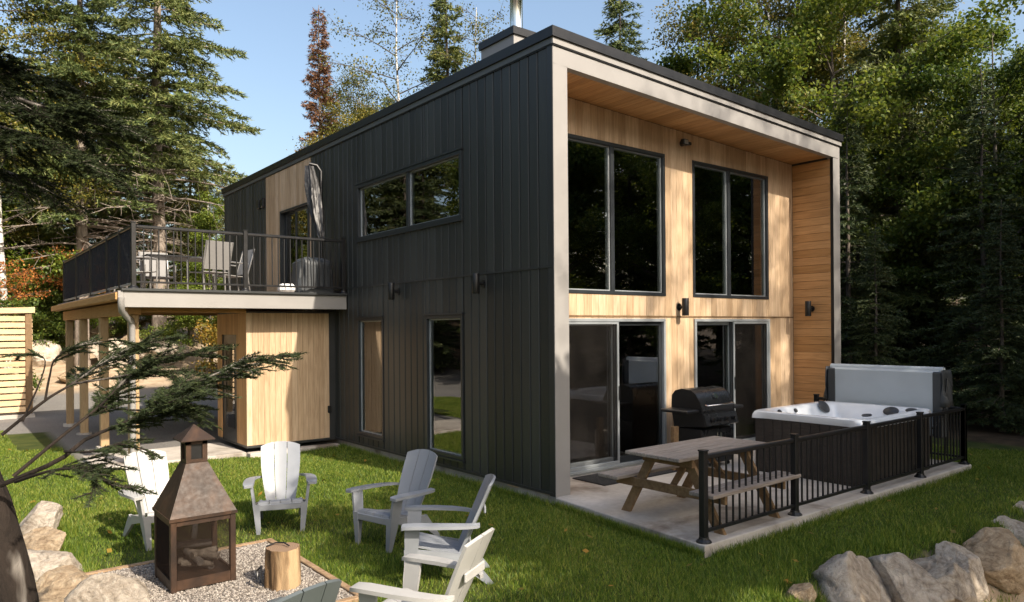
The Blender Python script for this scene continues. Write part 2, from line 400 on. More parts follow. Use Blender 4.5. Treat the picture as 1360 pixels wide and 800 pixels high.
b0 = np.concatenate([b0,E0]); b1 = np.concatenate([b1,E1]); tp = np.concatenate([tp,E2]); nb += ne
V = np.stack([b0, b1, tp], 1).reshape(-1, 3); F = np.arange(nb*3).reshape(-1, 3)
tag(link('grass', fast_mesh('grass', V, F, M['grass'])), 'short green lawn grass growing around the house', 'grass', kind='stuff')
print('grass blades', nb)

# fallen leaves on the lawn
rng = np.random.default_rng(31); nl = 420
px = rng.uniform(-7,8,nl); py = rng.uniform(-5,9,nl); k = lawn_mask(px,py); px, py = px[k], py[k]; nl = len(px)
c = np.stack([px,py,gz(px,py)+rng.uniform(.03,.075,nl)],1); a = rng.uniform(0,6.28,nl)
d = np.stack([np.cos(a),np.sin(a),rng.normal(0,.35,nl)],1); s_ = np.stack([-np.sin(a),np.cos(a),rng.normal(0,.35,nl)],1); sz = rng.uniform(.018,.04,nl)[:,None]
V = np.stack([c-d*sz, c+s_*sz*.7, c+d*sz, c-s_*sz*.7],1).reshape(-1,3)
tag(link('fallen_leaves', fast_mesh('fallen_leaves', V, np.arange(nl*4).reshape(-1,4), M['leaf_autumn'])), 'scattered yellow and brown leaves fallen on the lawn', 'leaves', kind='stuff')
# ------------------------------------------------------------------ house
W, T, RY, ZT, SL, LY, ZM = 6.69, .23, .7625, 5.364, -.0331, 12.45, 2.735
zt = lambda x: ZT+SL*x
zs = lambda x: 5.141+SL*x
house = thing('house', 'modern two storey house with charcoal siding and cedar clad recessed front', 'house')
_bc = {}
def board_mesh(w_, l_, th, mat, key):
    k_ = (round(w_, 3), round(l_, 3), round(th, 4), key)
    if k_ not in _bc:
        c = min(.003 if key[0] in 'ws' else .010, w_*.2); pr = [(-w_/2,0),(w_/2,0),(w_/2,-th+c),(w_/2-c,-th),(-w_/2+c,-th),(-w_/2,-th+c)]
        m = MB(); n_ = len(pr)
        m.add([(x,y,0) for x,y in pr]+[(x,y,l_) for x,y in pr], [tuple(range(n_-1,-1,-1)), tuple(range(n_,2*n_))]+[(i,(i+1)%n_,(i+1)%n_+n_,i+n_) for i in range(n_)])
        _bc[k_] = m.mesh('board', mat)
    return _bc[k_]
ROT = {'front': (0,0,0), 'left': (0,0,-math.pi/2), 'right': (0,0,math.pi/2),
       'hleft': Matrix(((0,1,0),(0,0,1),(1,0,0))).to_euler(),
       'soffit': (Matrix.Rotation(-math.atan(SL),3,'Y') @ Matrix(((-1,0,0),(0,0,1),(0,1,0)))).to_euler()}
def boards(parent, side, plane, u0, u1, z0, z1, pitch, mat, key, opens=(), gap=None, th=.018, zjit=0):
    "vertical boards on a wall: u runs along the wall, openings are left free"
    gap = gap or (.002 if key[0] == 'w' else .013)
    n_ = max(1, round((u1-u0)/pitch)); p = (u1-u0)/n_
    for i in range(n_):
        a, b = u0+i*p, u0+(i+1)*p
        cuts = [a, b]+[e for o in opens for e in o[:2] if a+.012 < e < b-.012]; cuts = sorted(set(cuts))
        for ca_, cb in zip(cuts, cuts[1:]):
            mid = (ca_+cb)/2; top = z1(mid) if callable(z1) else z1
            segs = [(z0, top)]
            for (o0, o1, q0, q1) in opens:
                if o0 < mid < o1:
                    ns = []
                    for s0, s1 in segs:
                        if q1 <= s0 or q0 >= s1: ns.append((s0, s1)); continue
                        if q0 > s0: ns.append((s0, q0))
                        if q1 < s1: ns.append((q1, s1))
                    segs = ns
            for s0, s1 in segs:
                if s1-s0 < .02: continue
                me = board_mesh(cb-ca_-gap, s1-s0, th, mat, key)
                loc = (mid, plane, s0) if side == 'front' else (plane, mid, s0)
                link('board', me, parent, loc, ROT[side])
def pierced(m, axis_, d0, d1, u0, u1, z0, z1, opens):
    us = sorted({u0, u1, *[e for o in opens for e in o[:2]]}); zz = sorted({z0, z1, *[e for o in opens for e in o[2:]]})
    us = [u for u in us if u0 <= u <= u1]; zz = [z for z in zz if z0 <= z <= z1]
    for a, b in zip(us, us[1:]):
        for c, d in zip(zz, zz[1:]):
            mu, mz = (a+b)/2, (c+d)/2
            if any(o[0] < mu < o[1] and o[2] < mz < o[3] for o in opens): continue
            if axis_ == 'x': m.box(d0, a, c, d1, b, d)
            else: m.box(a, d0, c, b, d1, d)
    return m
S_OPEN = [(1.90,5.09,3.53,4.49),(4.20,5.12,.20,2.20),(1.91,2.89,.17,2.20),(7.13,8.63,2.72,4.50),(10.7,11.2,2.9,3.95)]
side = pierced(MB(), 'x', .022, .20, .10, LY, 0, 5.20, S_OPEN).build('side_wall', M['trim_dark'], house)
boards(side, 'left', .020, .10, 7.08, ZM+.015, ZT-.005, .18, M['dark'], 'dk', S_OPEN)
boards(side, 'left', .020, 9.5, LY, ZM+.015, ZT-.005, .18, M['dark'], 'dk', S_OPEN)
boards(side, 'left', .020, .10, LY, .045, ZM-.012, .18, M['dark'], 'dk', S_OPEN)
boards(side, 'left', .016, 7.08, 9.5, ZM-.03, ZT-.005, .14, M['wood'], 'wd', S_OPEN)
m = MB(); m.box(-.010,.002,ZM-.012,.02,7.0,ZM+.014); m.box(-.012,.03,.012,.02,LY,.044)
m.box(-.006,.004,.0,.022,.098,ZT-.003); m.build('wall_flashing', M['trim_dark'], side)
m = MB(); m.box(.06,.1,-.45,.20,LY,.012); m.build('foundation', M['concrete'], house)
# front posts, header, fascia
m = MB(); m.box(.0,-.004,-.02,T,.10,zs(0)-.003); m.build('front_post', M['trim_light'], house)
m = MB(); m.box(.025,.10,-.02,T,RY+.2,zt(T)-.146); m.build('wing_wall', M['wood'], house)
m = MB(); m.box(W-T+.012,-.004,-.02,W,.10,zs(W)-.003); m.build('front_post', M['trim_light'], house)
m = MB(); m.box(W-T+.004,-.001,-.02,W-T+.0115,.05,zs(W)-.003); m.build('post_edge_trim', M['black'], house)
wing = MB(); wing.box(W-T+.020,.10,-.02,W,RY+.2,zt(W)-.146); wing = wing.build('wing_wall', M['trim_dark'], house)
z = 0.0
while z < zs(W)-.02:
    hh = min(.14, zs(W-T)-z)
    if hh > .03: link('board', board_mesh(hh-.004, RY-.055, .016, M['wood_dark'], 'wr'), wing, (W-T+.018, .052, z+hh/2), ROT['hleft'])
    z += .14
def slab(m, x0, x1, y0, y1, b, t_):
    "slab following the roof fall: b, t_ offsets above ZT at x=0"
    return m.hexa([(x0,y0,zt(x0)+b),(x1,y0,zt(x1)+b),(x1,y1,zt(x1)+b),(x0,y1,zt(x0)+b),(x0,y0,zt(x0)+t_),(x1,y0,zt(x1)+t_),(x1,y1,zt(x1)+t_),(x0,y1,zt(x0)+t_)])
m = slab(MB(), 0, W, -.004, .10, -.223, -.014); m.build('header', M['trim_light'], house)
roof = slab(MB(), .03, W-.03, .03, LY-.03, -.14, .06).build('roof', M['roof'], house)
m = MB(); slab(m, -.012, W+.012, -.02, LY+.02, -.012, .002); m.build('fascia_gap', M['black'], roof)
m = MB(); slab(m, -.018, W+.022, -.030, -.001, .003, .076); m.build('fascia', M['trim_light'], roof)
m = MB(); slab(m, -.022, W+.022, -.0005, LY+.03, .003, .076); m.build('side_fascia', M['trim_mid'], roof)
m = MB(); slab(m, -.045, W+.045, -.055, LY+.05, .078, .198); m.build('drip_edge', M['black'], roof)
m = MB()
sof = slab(MB(), T, W-T+.02, .10, RY+.05, -.200, -.15).build('soffit', M['trim_dark'], house)
nb_ = 46; pw = (W-T-T)/nb_
for i in range(nb_):
    xm = T+(i+.5)*pw
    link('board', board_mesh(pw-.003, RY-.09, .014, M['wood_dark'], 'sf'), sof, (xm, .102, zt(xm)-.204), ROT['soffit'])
# recessed front wall
F_OPEN = [(.83,2.93,2.47,4.62),(3.59,5.68,2.47,4.62),(.83,2.90,.02,2.13),(3.60,5.68,.02,2.13)]
fr = pierced(MB(), 'y', RY+.020, RY+.20, T, W-T+.02, -.1, 4.93, F_OPEN).build('front_wall', M['inner'], house)
boards(fr, 'front', RY+.018, T+.005, W-T, .02, 2.150, .14, M['wood'], 'wf', F_OPEN)
boards(fr, 'front', RY+.018, T+.005, W-T, 2.176, lambda x: zs(x)-.004, .14, M['wood'], 'wf', F_OPEN)
m = MB(); m.box(T,RY-.010,2.152,W-T,RY+.016,2.174); m.build('wall_flashing', M['picnic_leg'], fr)
m = MB(); m.box(W-.20,RY+.2,-.1,W,LY,5.1); m.box(.2,LY-.2,-.1,W-.2,LY,5.1); m.build('rear_wall', M['trim_dark'], house)
# interior
m = MB(); m.box(.20,RY+.2,-.10,W-.2,LY-.2,.018); m.build('ground_floor', M['floor_in'], house)
m = MB(); m.box(.20,RY+.2,2.20,W-.2,LY-.2,2.45); m.build('upper_floor', M['inner'], house)
m = MB(); m.box(.20,RY+.2,4.90,W-.2,LY-.2,4.96); m.build('ceiling', M['inner'], house)
m = MB(); m.box(.20,6.4,.02,W-.2,6.5,2.2); m.box(.2,10.2,2.45,W-.2,10.3,4.9)
m.box(.201,RY+.25,2.46,.215,1.85,4.89); m.build('partition', M['inner'], house)
# chimney
m = MB(); m.box(1.0,1.98,zt(1)+.06,1.75,2.80,6.36); ch = m.build('chimney', M['trim_light'], house)
m = MB(); m.box(.97,1.95,6.362,1.78,2.83,6.475); m.build('chimney_cap', M['black'], ch)
m = MB(); m.lathe([(.20,0),(.17,.05),(.115,.10),(.108,.14)], 28, (1.35,2.35,6.475)); m.build('flue_flashing', M['white'], ch, True)
n = N('flue_steel'); v = n.coord('Object', (1,1,1)); f = n.noise(v, 9, 3)
M['steel'] = n.done(n.bsdf((.72,.73,.75), .16, 1.0, .5, f, .05, .002))
m = MB(); m.lathe([(.10,.10),(.10,.62),(.106,.63),(.106,.66),(.10,.67),(.10,1.6)], 28, (1.35,2.35,6.475)); m.build('flue_pipe', M['steel'], ch, True)

# windows and doors: local X across, Z up, Y inward
def window(side_, plane, u0, u1, z0, z1, cols, parent, fw=.05, style='fixed', name='window', dep=.14, sash=True, glass='glass', out=.012):
    w_, h_ = u1-u0, z1-z0
    loc = (u0, plane, z0) if side_ == 'front' else (plane, u1, z0)
    m = MB()
    m.rbox(0,-out,0,w_,dep,fw,.004); m.rbox(0,-out,h_-fw,w_,dep,h_,.004)
    m.rbox(0,-out,fw,fw,dep,h_-fw,.004); m.rbox(w_-fw,-out,fw,w_,dep,h_-fw,.004)
    root = m.build(name, M['frame'], parent, False, loc, ROT[side_])
    edges = [fw]+[fw+(w_-2*fw)*c for c in cols]+[w_-fw]
    for c in edges[1:-1]:
        MB().rbox(c-.035,.0,fw,c+.035,dep-.02,h_-fw,.004).build('mullion', M['frame'], root)
    for i in range(len(edges)-1):
        a = edges[i]+(.036 if i else .001); b = edges[i+1]-(.036 if i < len(edges)-2 else .001)
        y_ = .03
        if sash:
            s_ = .017; m = MB(); m.box(a,y_,fw+.001,b,y_+.04,fw+s_); m.box(a,y_,h_-fw-s_,b,y_+.04,h_-fw-.001)
            m.box(a,y_,fw+s_,a+s_,y_+.04,h_-fw-s_); m.box(b-s_,y_,fw+s_,b,y_+.04,h_-fw-s_)
            m.build('sash', M['frame_light'], root); a += s_; b -= s_; zb, zt_ = fw+s_, h_-fw-s_
        else: zb, zt_ = fw, h_-fw
        MB().box(a,y_+.015,zb,b,y_+.027,zt_).build('pane', M[glass], root)
    return root
w1 = window('front', RY, .83, 2.93, 2.47, 4.62, [.46], house)
w2 = window('front', RY, 3.59, 5.68, 2.47, 4.62, [.46], house)
w3 = window('left', 0, 1.90, 5.09, 3.53, 4.49, [.53], house, .06, out=.018)
w4 = window('left', 0, 4.20, 5.12, .20, 2.20, [], house, .05)
w5 = window('left', 0, 1.91, 2.89, .17, 2.20, [], house, .05)
w6 = window('left', 0, 10.7, 11.2, 2.9, 3.95, [], house, .05)
for wn, (w_, h_) in ((w3,(3.19,.96)),(w4,(.92,2.0)),(w5,(.98,2.03))):
    m = MB(); m.box(-.02,-.035,-.03,w_+.02,.0,-.002); m.build('sill', M['frame'], wn); MB().box(-.02,-.030,h_+.002,w_+.02,0,h_+.03).build('head_flashing', M['frame'], wn)
for wn, (w_, h_) in ((w1,(2.1,2.15)),(w2,(2.09,2.15)),(w3,(3.19,.96)),(w4,(.92,2.0)),(w5,(.98,2.03))):
    m = MB(); m.box(.02,.141,.02,.06,.22,h_-.02); m.box(w_-.06,.141,.02,w_-.02,.22,h_-.02); m.box(.06,.141,.02,w_-.06,.22,.05)
    m.build('jamb', M['white'], wn)
def slider(side_, plane, u0, u1, z0, z1, screen, parent, bar=False):
    w_, h_ = u1-u0, z1-z0; fw = .045
    loc = (u0, plane, z0) if side_ == 'front' else (plane, u1, z0)
    m = MB(); m.rbox(0,-.03,0,w_,.16,fw,.004); m.rbox(0,-.03,h_-fw,w_,.16,h_,.004); m.rbox(0,-.03,fw,fw,.16,h_-fw,.004); m.rbox(w_-fw,-.03,fw,w_,.16,h_-fw,.004)
    root = m.build('sliding_door', M['frame_light' if side_ == 'front' else 'frame'], parent, False, loc, ROT[side_])
    mid = w_*.5
    for i, (a, b, y_) in enumerate(((fw+.002, mid+.03, .07),(mid-.03, w_-fw-.002, .02))):
        s_ = .055; m = MB(); m.rbox(a,y_,fw+.002,b,y_+.04,fw+.09,.003); m.rbox(a,y_,h_-fw-s_,b,y_+.04,h_-fw-.002,.003)
        m.rbox(a,y_,fw+.09,a+s_,y_+.04,h_-fw-s_,.003); m.rbox(b-s_,y_,fw+.09,b,y_+.04,h_-fw-s_,.003)
        p_ = m.build('door_panel', M['frame_light' if side_ == 'front' and i == 0 else 'frame'], root)
        MB().box(a+s_,y_+.016,fw+.09,b-s_,y_+.026,h_-fw-s_).build('pane', M['glass'], root)
    if screen is not None:
        a, b = (fw+.004, mid+.02) if screen == 0 else (mid-.02, w_-fw-.004); y_ = -.022; s_ = .035
        m = MB(); m.rbox(a,y_,fw+.002,b,y_+.022,fw+.05,.003); m.rbox(a,y_,h_-fw-s_,b,y_+.022,h_-fw-.002,.003)
        m.rbox(a,y_,fw+.05,a+s_,y_+.022,h_-fw-s_,.003); m.rbox(b-s_,y_,fw+.05,b,y_+.022,h_-fw-s_,.003); m.build('screen_frame', M['frame_light'], root)
        MB().box(a+s_,y_+.010,fw+.05,b-s_,y_+.012,h_-fw-s_).build('insect_screen', M['screen'], root)
    if bar: MB().tube([(mid+.05,.075,1.02),(w_-.09,.075,1.02)], .014, 8).build('security_bar', M['frame_light'], root)
    MB().box(mid+.0 if screen == 0 else mid-.012, -.04, .95, mid+.012 if screen == 0 else mid, -.024, 1.15).build('door_handle', M['black'], root)
    return root
slider('front', RY, .83, 2.90, .02, 2.13, 0, house, True)
slider('front', RY, 3.60, 5.68, .02, 2.13, 1, house)
slider('left', 0, 7.13, 8.63, 2.72, 4.50, None, house)
# annex under the deck, clad in cedar
AX0, AY0, AY1, AZ = -1.62, 6.0, 7.5, 2.30
m = MB(); pierced(m, 'x', AX0+.02, AX0+.12, AY0+.02, AY1, 0, AZ, [(6.52,7.36,.02,1.93)])
m.box(AX0+.12,AY0+.02,0,-.005,AY0+.12,AZ); m.box(AX0+.02,AY1,0,-.005,AY1+.1,AZ); m.box(AX0+.02,AY0+.02,AZ,-.005,AY1+.1,AZ+.03)
ann = m.build('annex_wall', M['trim_dark'], house)
boards(ann, 'front', AY0+.018, AX0+.002, -.13, .05, AZ, .10, M['wood'], 'wa', [])
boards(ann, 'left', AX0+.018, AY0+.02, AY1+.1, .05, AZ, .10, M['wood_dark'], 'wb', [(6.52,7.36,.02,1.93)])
m = MB(); m.box(-.128,AY0+.0,.03,-.03,AY0+.02,AZ); m.box(AX0+.01,AY0+.006,.012,-.03,AY0+.03,.048); m.build('corner_trim', M['trim_dark'], ann)
m = MB(); m.rbox(.0,-.01,0,.84,.06,1.91,.004); dr = m.build('door', M['frame'], house, False, (AX0+.04, 7.36, .02), ROT['left'])
MB().box(.18,-.018,.25,.66,-.0105,1.75).build('pane', M['glass'], dr); MB().tube([(.08,-.05,.92),(.08,-.05,1.08)], .012, 8).build('handle', M['black'], dr)
m = MB(); m.rbox(-.17,AY0-.035,.50,-.10,AY0-.0,.63,.01); tag(m.build('outdoor_outlet', M['black']), 'small black outlet box on the cedar wall under the deck', 'outlet')
for yy in (9.62, 9.86): MB().rbox(-.06,yy-.075,4.72,.0,yy+.075,4.92,.01).build('wall_vent', M['black'], house)
# ------------------------------------------------------------------ patio slab, paths
m = MB(); P_ = [(-.02,-.02),(-.255,-2.32),(2.85,-2.32),(2.85,RY-.03),(.02,RY-.03),(.02,-.02)]; n_ = 6
m.add([(x,y,-.3) for x,y in P_]+[(x,y,-.008) for x,y in P_]+[(x+.008*(1 if x < 1 else -1),y+.008*(1 if y < -1 else -1),0) for x,y in P_], [tuple(range(5,-1,-1)), tuple(range(12,18))]+[(j*6+i,j*6+(i+1)%6,j*6+(i+1)%6+6,j*6+i+6) for j in range(2) for i in range(6)]); s1 = m.build('patio_slab', M['concrete']); tag(s1, kind='structure')
m = MB(); m.rbox(2.858,-2.32,-.30,5.93,RY-.03,0,.012); tag(m.build('patio_slab', M['concrete']), kind='structure')
m = MB(); m.rbox(-3.85,5.95,-.35,-1.64,7.4,-.045,.012); m.rbox(-1.638,5.78,-.35,-.03,5.98,-.05,.012); tag(m.build('path_slab', M['concrete']), kind='structure')
# ------------------------------------------------------------------ raised deck
deck = thing('raised_deck', 'raised wooden deck on posts with grey fascia and black railings', 'deck', (0,0,0))
DX, DY0, DY1, DZ = -3.55, 5.5, 12.9, 2.64
m = MB(); m.box(DX+.03,DY0+.03,2.50,-.02,DY1,2.60); m.build('deck_frame', M['deck_beam'], deck)
nbd = 25; pw = (0-.02-DX)/nbd
for i in range(nbd):
    me = board_mesh(pw-.006, DY1-DY0-.03, .026, M['picnic_top'], 'dkb')
    o = link('deck_board', me, deck, (DX+(i+.5)*pw, DY0+.03, 2.604), (Matrix(((1,0,0),(0,0,1),(0,-1,0))).to_euler()))
m = MB(); m.rbox(DX-.02,DY0-.0,2.36,-.02,DY0+.028,2.60,.004); m.build('front_fascia', M['trim_light'], deck)
m = MB(); m.rbox(DX-.05,DY0-.04,2.602,-.02,DY0+.12,2.642,.004); m.build('deck_edge', M['trim_dark'], deck)
m = MB(); m.rbox(DX-.12,DY0+.03,2.47,DX+.03,DY1+.03,2.575,.006); m.build('side_fascia', M['deck_beam'], deck)
m = MB(); m.rbox(DX-.09,DY0-.012,2.44,DX-.021,DY0+.028,2.60,.004); m.build('fascia_corner', M['trim_light'], deck)
m = MB(); m.rbox(-3.45,DY0+.35,2.26,-3.25,DY1-.05,2.46,.008); m.build('beam', M['deck_beam'], deck)
m = MB(); m.rbox(-3.24,DY0+.42,2.30,-1.64,DY0+.54,2.46,.008); m.build('beam', M['deck_beam'], deck)
for i in range(12):
    y_ = DY0+.8+i*.55
    m = MB(); m.box(-3.25,y_,2.38,-.02,y_+.045,2.498); m.build('joist', M['deck_beam'], deck)
for i, y_ in enumerate((5.98, 8.45, 10.7, 12.65)):
    m = MB(); m.rbox(-3.42,y_-.07,-.14,-3.28,y_+.07,2.258,.008); m.build('post', M['post_wood'], deck)
    m = MB(); m.lathe([(.14,0),(.14,.10)], 16, (-3.35,y_,-.16)); m.build('post_footing', M['concrete'], deck)
m = MB(); m.tube([(DX-.055,DY0-.03,2.50),(DX-.055,DY0-.03,2.40),(DX-.03,DY0+.06,2.30),(-3.40,DY0+.34,2.16),(-3.38,DY0+.38,2.05),(-3.38,DY0+.38,.02)], .045, 10); m.build('downspout', M['trim_light'], deck, True)
def railing_run(parent, p0, p1, z0, h, posts, base_plates=True, top_w=.05):
    "posts, rails and balusters between two plan points; posts are fractions along the run"
    p0, p1 = Vector((*p0, 0)), Vector((*p1, 0)); d = p1-p0; L_ = d.length; a = math.atan2(d.y, d.x); pos = lambda t: p0+d*t
    for t in posts:
        q = pos(t); m = MB(); m.rbox(-.032,-.032,0,.032,.032,h+.03,.004); m.rbox(-.038,-.038,h+.03,.038,.038,h+.045,.004)
        if base_plates: m.lathe([(.075,0),(.072,.012),(.05,.03),(.046,.05)], 12)
        m.build('post', M['black'], parent, False, (q.x,q.y,z0), (0,0,a))
    for ta, tb in zip(posts, posts[1:]):
        la, lb = ta*L_+.033, tb*L_-.033
        m = MB(); m.rbox(la,-top_w/2,h-.045,lb,top_w/2,h+.0,.008); m.build('top_rail', M['black'], parent, False, (p0.x,p0.y,z0), (0,0,a))
        m = MB(); m.rbox(la,-.017,.085,lb,.017,.115,.003); m.build('bottom_rail', M['black'], parent, False, (p0.x,p0.y,z0), (0,0,a))
        n_ = round((lb-la)/.105); 
        for i in range(1, n_):
            x_ = la+(lb-la)*i/n_; q = p0+d.normalized()*x_
            link('baluster', BAL(h-.045-.115), parent, (q.x,q.y,z0+.115), (0,0,a))
_bal = {}
def BAL(h):
    k_ = round(h,3)
    if k_ not in _bal: _bal[k_] = MB().rbox(-.0085,-.0085,0,.0085,.0085,h,.002).mesh('baluster', M['black'])
    return _bal[k_]
railing_run(deck, (-3.42,DY0+.05), (-.06,DY0+.05), DZ, .95, [0,.49,1])
# left side of the deck: posts with privacy mesh
ys_ = [5.55, 6.50, 7.57, 9.2, 10.9, 12.8]
for y_ in ys_[1:]:
    m = MB(); m.rbox(-3.452,y_-.028,DZ,-3.39,y_+.028,DZ+.98,.004); m.build('post', M['black'], deck)
for a, b in zip(ys_, ys_[1:]):
    m = MB(); m.rbox(-3.445,a+.033,DZ+.91,-3.397,b-.033,DZ+.955,.006); m.build('top_rail', M['black'], deck)
    m = MB(); m.rbox(-3.44,a+.033,DZ+.06,-3.404,b-.033,DZ+.09,.003); m.build('bottom_rail', M['frame_light'], deck)
    m = MB(); m.box(-3.424,a+.03,DZ+.10,-3.420,b-.03,DZ+.93); m.build('privacy_screen', M['deck_screen'], deck)
# patio railing
rail = thing('patio_railing', 'black metal baluster railing along the edge of the concrete patio', 'railing', (0,0,0))
railing_run(rail, (-.16,-2.24), (5.87,-2.24), 0, .815, [0,.258,.52,.762,1])
railing_run(rail, (5.87,-2.24), (5.87,.0), 0, .815, [0,1])
# ------------------------------------------------------------------ lamps
def sconce(p, rz, label):
    t = thing('wall_lamp', label, 'lamp', p, rz, 'black cylinder wall lamps')
    m = MB(); m.lathe([(.05,0),(.052,.004),(.052,.262),(.05,.266)], 20, (0,-.125,-.133)); m.build('lamp_body', M['black'], t, True)
    m = MB(); m.tube([(0,-.08,0),(0,-.012,0)], .022, 10); m.build('arm', M['black'], t, True)
    m = MB(); m.tube([(0,-.014,0),(0,-.001,0)], .055, 18); m.build('back_plate', M['black'], t, True)
sconce((0,3.70,2.60), -math.pi/2, 'black cylinder lamp on charcoal wall nearest the deck')
sconce((0,1.42,2.60), -math.pi/2, 'black cylinder lamp on charcoal wall nearest the house corner')
sconce((3.24,RY,2.31), 0, 'black cylinder lamp on cedar wall between the two sliding doors')
sconce((W-T,.40,2.31), -math.pi/2, 'black cylinder lamp on the cedar side wing above the hot tub')
t = thing('flood_light', 'small black security flood light high on the cedar front wall', 'lamp', (3.33,RY,4.84))
MB().tube([(0,-.03,0),(0,-.002,0)], .045, 14).build('back_plate', M['black'], t)
MB().rbox(-.10,-.13,-.05,.02,-.06,.04,.008).build('lamp_head', M['black'], t); MB().rbox(-.085,-.1335,-.036,.005,-.1305,.026,.001).build('lens', M['frame_light'], t)
MB().tube([(-.03,-.07,0),(0,-.03,0)], .014, 8).build('arm', M['black'], t); MB().rbox(.05,-.11,-.03,.12,-.05,.02,.01).build('sensor', M['black'], t)
n = N('lamp_glow'); e = n.n('Emission'); n.set(e.inputs[0], (1,.93,.82)); e.inputs[1].default_value = 40; M['glow'] = n.done(e.outputs[0])
for i, (x, y) in enumerate(((2.13,7.32),(2.16,5.88),(3.46,7.52),(2.38,9.46))):
    t = tag(MB().lathe([(.085,0),(.095,.045)], 16, (0,0,-.048)).build('ceiling_light', M['glow'], None, False, (x,y,4.898)), ['small lit ceiling spot seen in the left pane of the long upper window','small lit ceiling spot high in the right pane of the long upper window','small lit ceiling spot low in the right pane of the long upper window','small lit ceiling spot at the left edge of the long upper window'][i], 'light', 'recessed ceiling lights')

# ------------------------------------------------------------------ adirondack chairs
def chair(name, label, loc, rz, mat):
    t = thing(name, label, 'chair', loc, rz, 'adirondack chairs round the fire')
    mm = M[mat]; t.scale = (.94,.94,.97)
    # backrest of three slats, fan shaped with an arched top, reclined
    A = Vector((0,.13,.235)); B = Vector((0,.43,.89)); up_ = (B-A); Lb = up_.length; up_.normalize(); nor = Vector((0,-up_.z,up_.y))
    for k in range(3):
        m = MB(); cols = 5; rows = 9; V = []
        for side_ in (0, 1):
            for i in range(rows+1):
                for j in range(cols+1):
                    fx = -1+2*(k+j/cols)/3; g = .010
                    if j == 0 and k > 0: fx += g*1.6
                    if j == cols and k < 2: fx -= g*1.6
                    s_ = i/rows; hw = .155+.068*math.sin(min(1,s_*1.05)*math.pi*.55)
                    Lx = Lb*(1-.085*abs(fx)**2.2); q = A+up_*(Lx*s_)+Vector((fx*hw,0,0))-nor*(.03*fx*fx)*-1*0+nor*(.035*fx*fx)
                    q = q-nor*(.022*side_); V.append(q)
        n1 = (rows+1)*(cols+1); Fc = []
        for i in range(rows):
            for j in range(cols):
                a = i*(cols+1)+j; Fc.append((a,a+1,a+cols+2,a+cols+1)); Fc.append((n1+a,n1+a+cols+1,n1+a+cols+2,n1+a+1))
        for j in range(cols):
            Fc.append((j,n1+j,n1+j+1,j+1)); a = rows*(cols+1)+j; Fc.append((a,a+1,n1+a+1,n1+a))
        for i in range(rows):
            for j in (0, cols):
                a = i*(cols+1)+j; b = a+cols+1; Fc.append((a,b,n1+b,n1+a))
        m.add(V, Fc); m.build('back_slat', mm, t, True)
    for zz in (.33,.62):   # rear battens
        y_ = A.y+(zz-A.z)*up_.y/up_.z
        m = MB(); m.rbox(-.15,y_+.026,zz-.03,.15,y_+.045,zz+.03,.006); m.build('back_batten', mm, t)
    path = [(-.345,.285),(-.352,.325),(-.335,.358),(-.29,.366),(-.18,.340),(-.05,.305),(.08,.275),(.17,.262)]
    for k in range(4):
        hw = lambda i: .258-.075*i/7
        m = MB().strip(path, lambda i: -hw(i)+2*hw(i)*k/4+.004, lambda i: -hw(i)+2*hw(i)*(k+1)/4-.004, .020); m.build('seat_slat', mm, t, True)
    for s_ in (-1,1):
        # side apron under the seat
        m = MB(); m.hexa([(s_*.262,-.33,.285),(s_*.285,-.33,.285),(s_*.222,.30,.14),(s_*.20,.30,.14),(s_*.262,-.33,.345),(s_*.285,-.33,.345),(s_*.222,.22,.26),(s_*.20,.22,.26)]); m.build('seat_rail', mm, t)
        # front leg: wide flat plate tapering to the foot, widening to the arm
        m = MB(); pr = [(-.365,0,.250),(-.325,0,.250),(-.250,.30,.285),(-.235,.42,.300),(-.225,.545,.320),(-.355,.553,.320),(-.362,.42,.300),(-.360,.30,.285)]
        V = [(s_*x_,y_,z_) for y_,z_,x_ in pr]+[(s_*(x_-.026),y_,z_) for y_,z_,x_ in pr]; n_ = len(pr)
        m.add(V, [tuple(range(n_)), tuple(range(2*n_-1,n_-1,-1))]+[(i,(i+1)%n_,(i+1)%n_+n_,i+n_) for i in range(n_)]); m.build('leg', mm, t)
        # front return of the leg, giving it an L section
        m = MB(); m.hexa([(s_*.250,-.366,.0),(s_*.205,-.366,.0),(s_*.205,-.352,.0),(s_*.250,-.352,.0),(s_*.290,-.366,.34),(s_*.215,-.366,.34),(s_*.215,-.352,.34),(s_*.290,-.352,.34)]); m.build('leg_brace', mm, t)
        # rear leg
        m = MB(); m.hexa([(s_*.228,.36,.0),(s_*.202,.36,.0),(s_*.202,.42,.0),(s_*.228,.42,.0),(s_*.235,.06,.22),(s_*.205,.06,.22),(s_*.205,.20,.27),(s_*.235,.20,.27)]); m.build('leg', mm, t)
        # arm
        ap = [(.335,-.385,.553,.040),(.335,-.37,.560,.052),(.335,-.28,.562,.058),(.335,-.08,.556,.056),(.325,.08,.548,.048),(.300,.19,.540,.040),(.262,.265,.532,.034),(.225,.292,.528,.026)]
        m = MB(); V = []
        for x_,y_,z_,hw_ in ap: V += [(s_*(x_-hw_),y_,z_),(s_*(x_+hw_),y_,z_-.004),(s_*(x_+hw_),y_,z_-.030),(s_*(x_-hw_),y_,z_-.026)]
        Fc = [(3,2,1,0), tuple(len(ap)*4-4+k for k in range(4))]
        for i in range(len(ap)-1):
            for k in range(4): Fc.append((i*4+k,i*4+(k+1)%4,i*4+4+(k+1)%4,i*4+4+k))
        m.add(V, Fc); m.build('arm', mm, t, True)
    m = MB(); m.rbox(-.245,-.362,.268,.245,-.346,.335,.006); m.build('front_apron', mm, t)
    return t
G = -.115
def face(fx, fy): return math.atan2(fx, -fy)
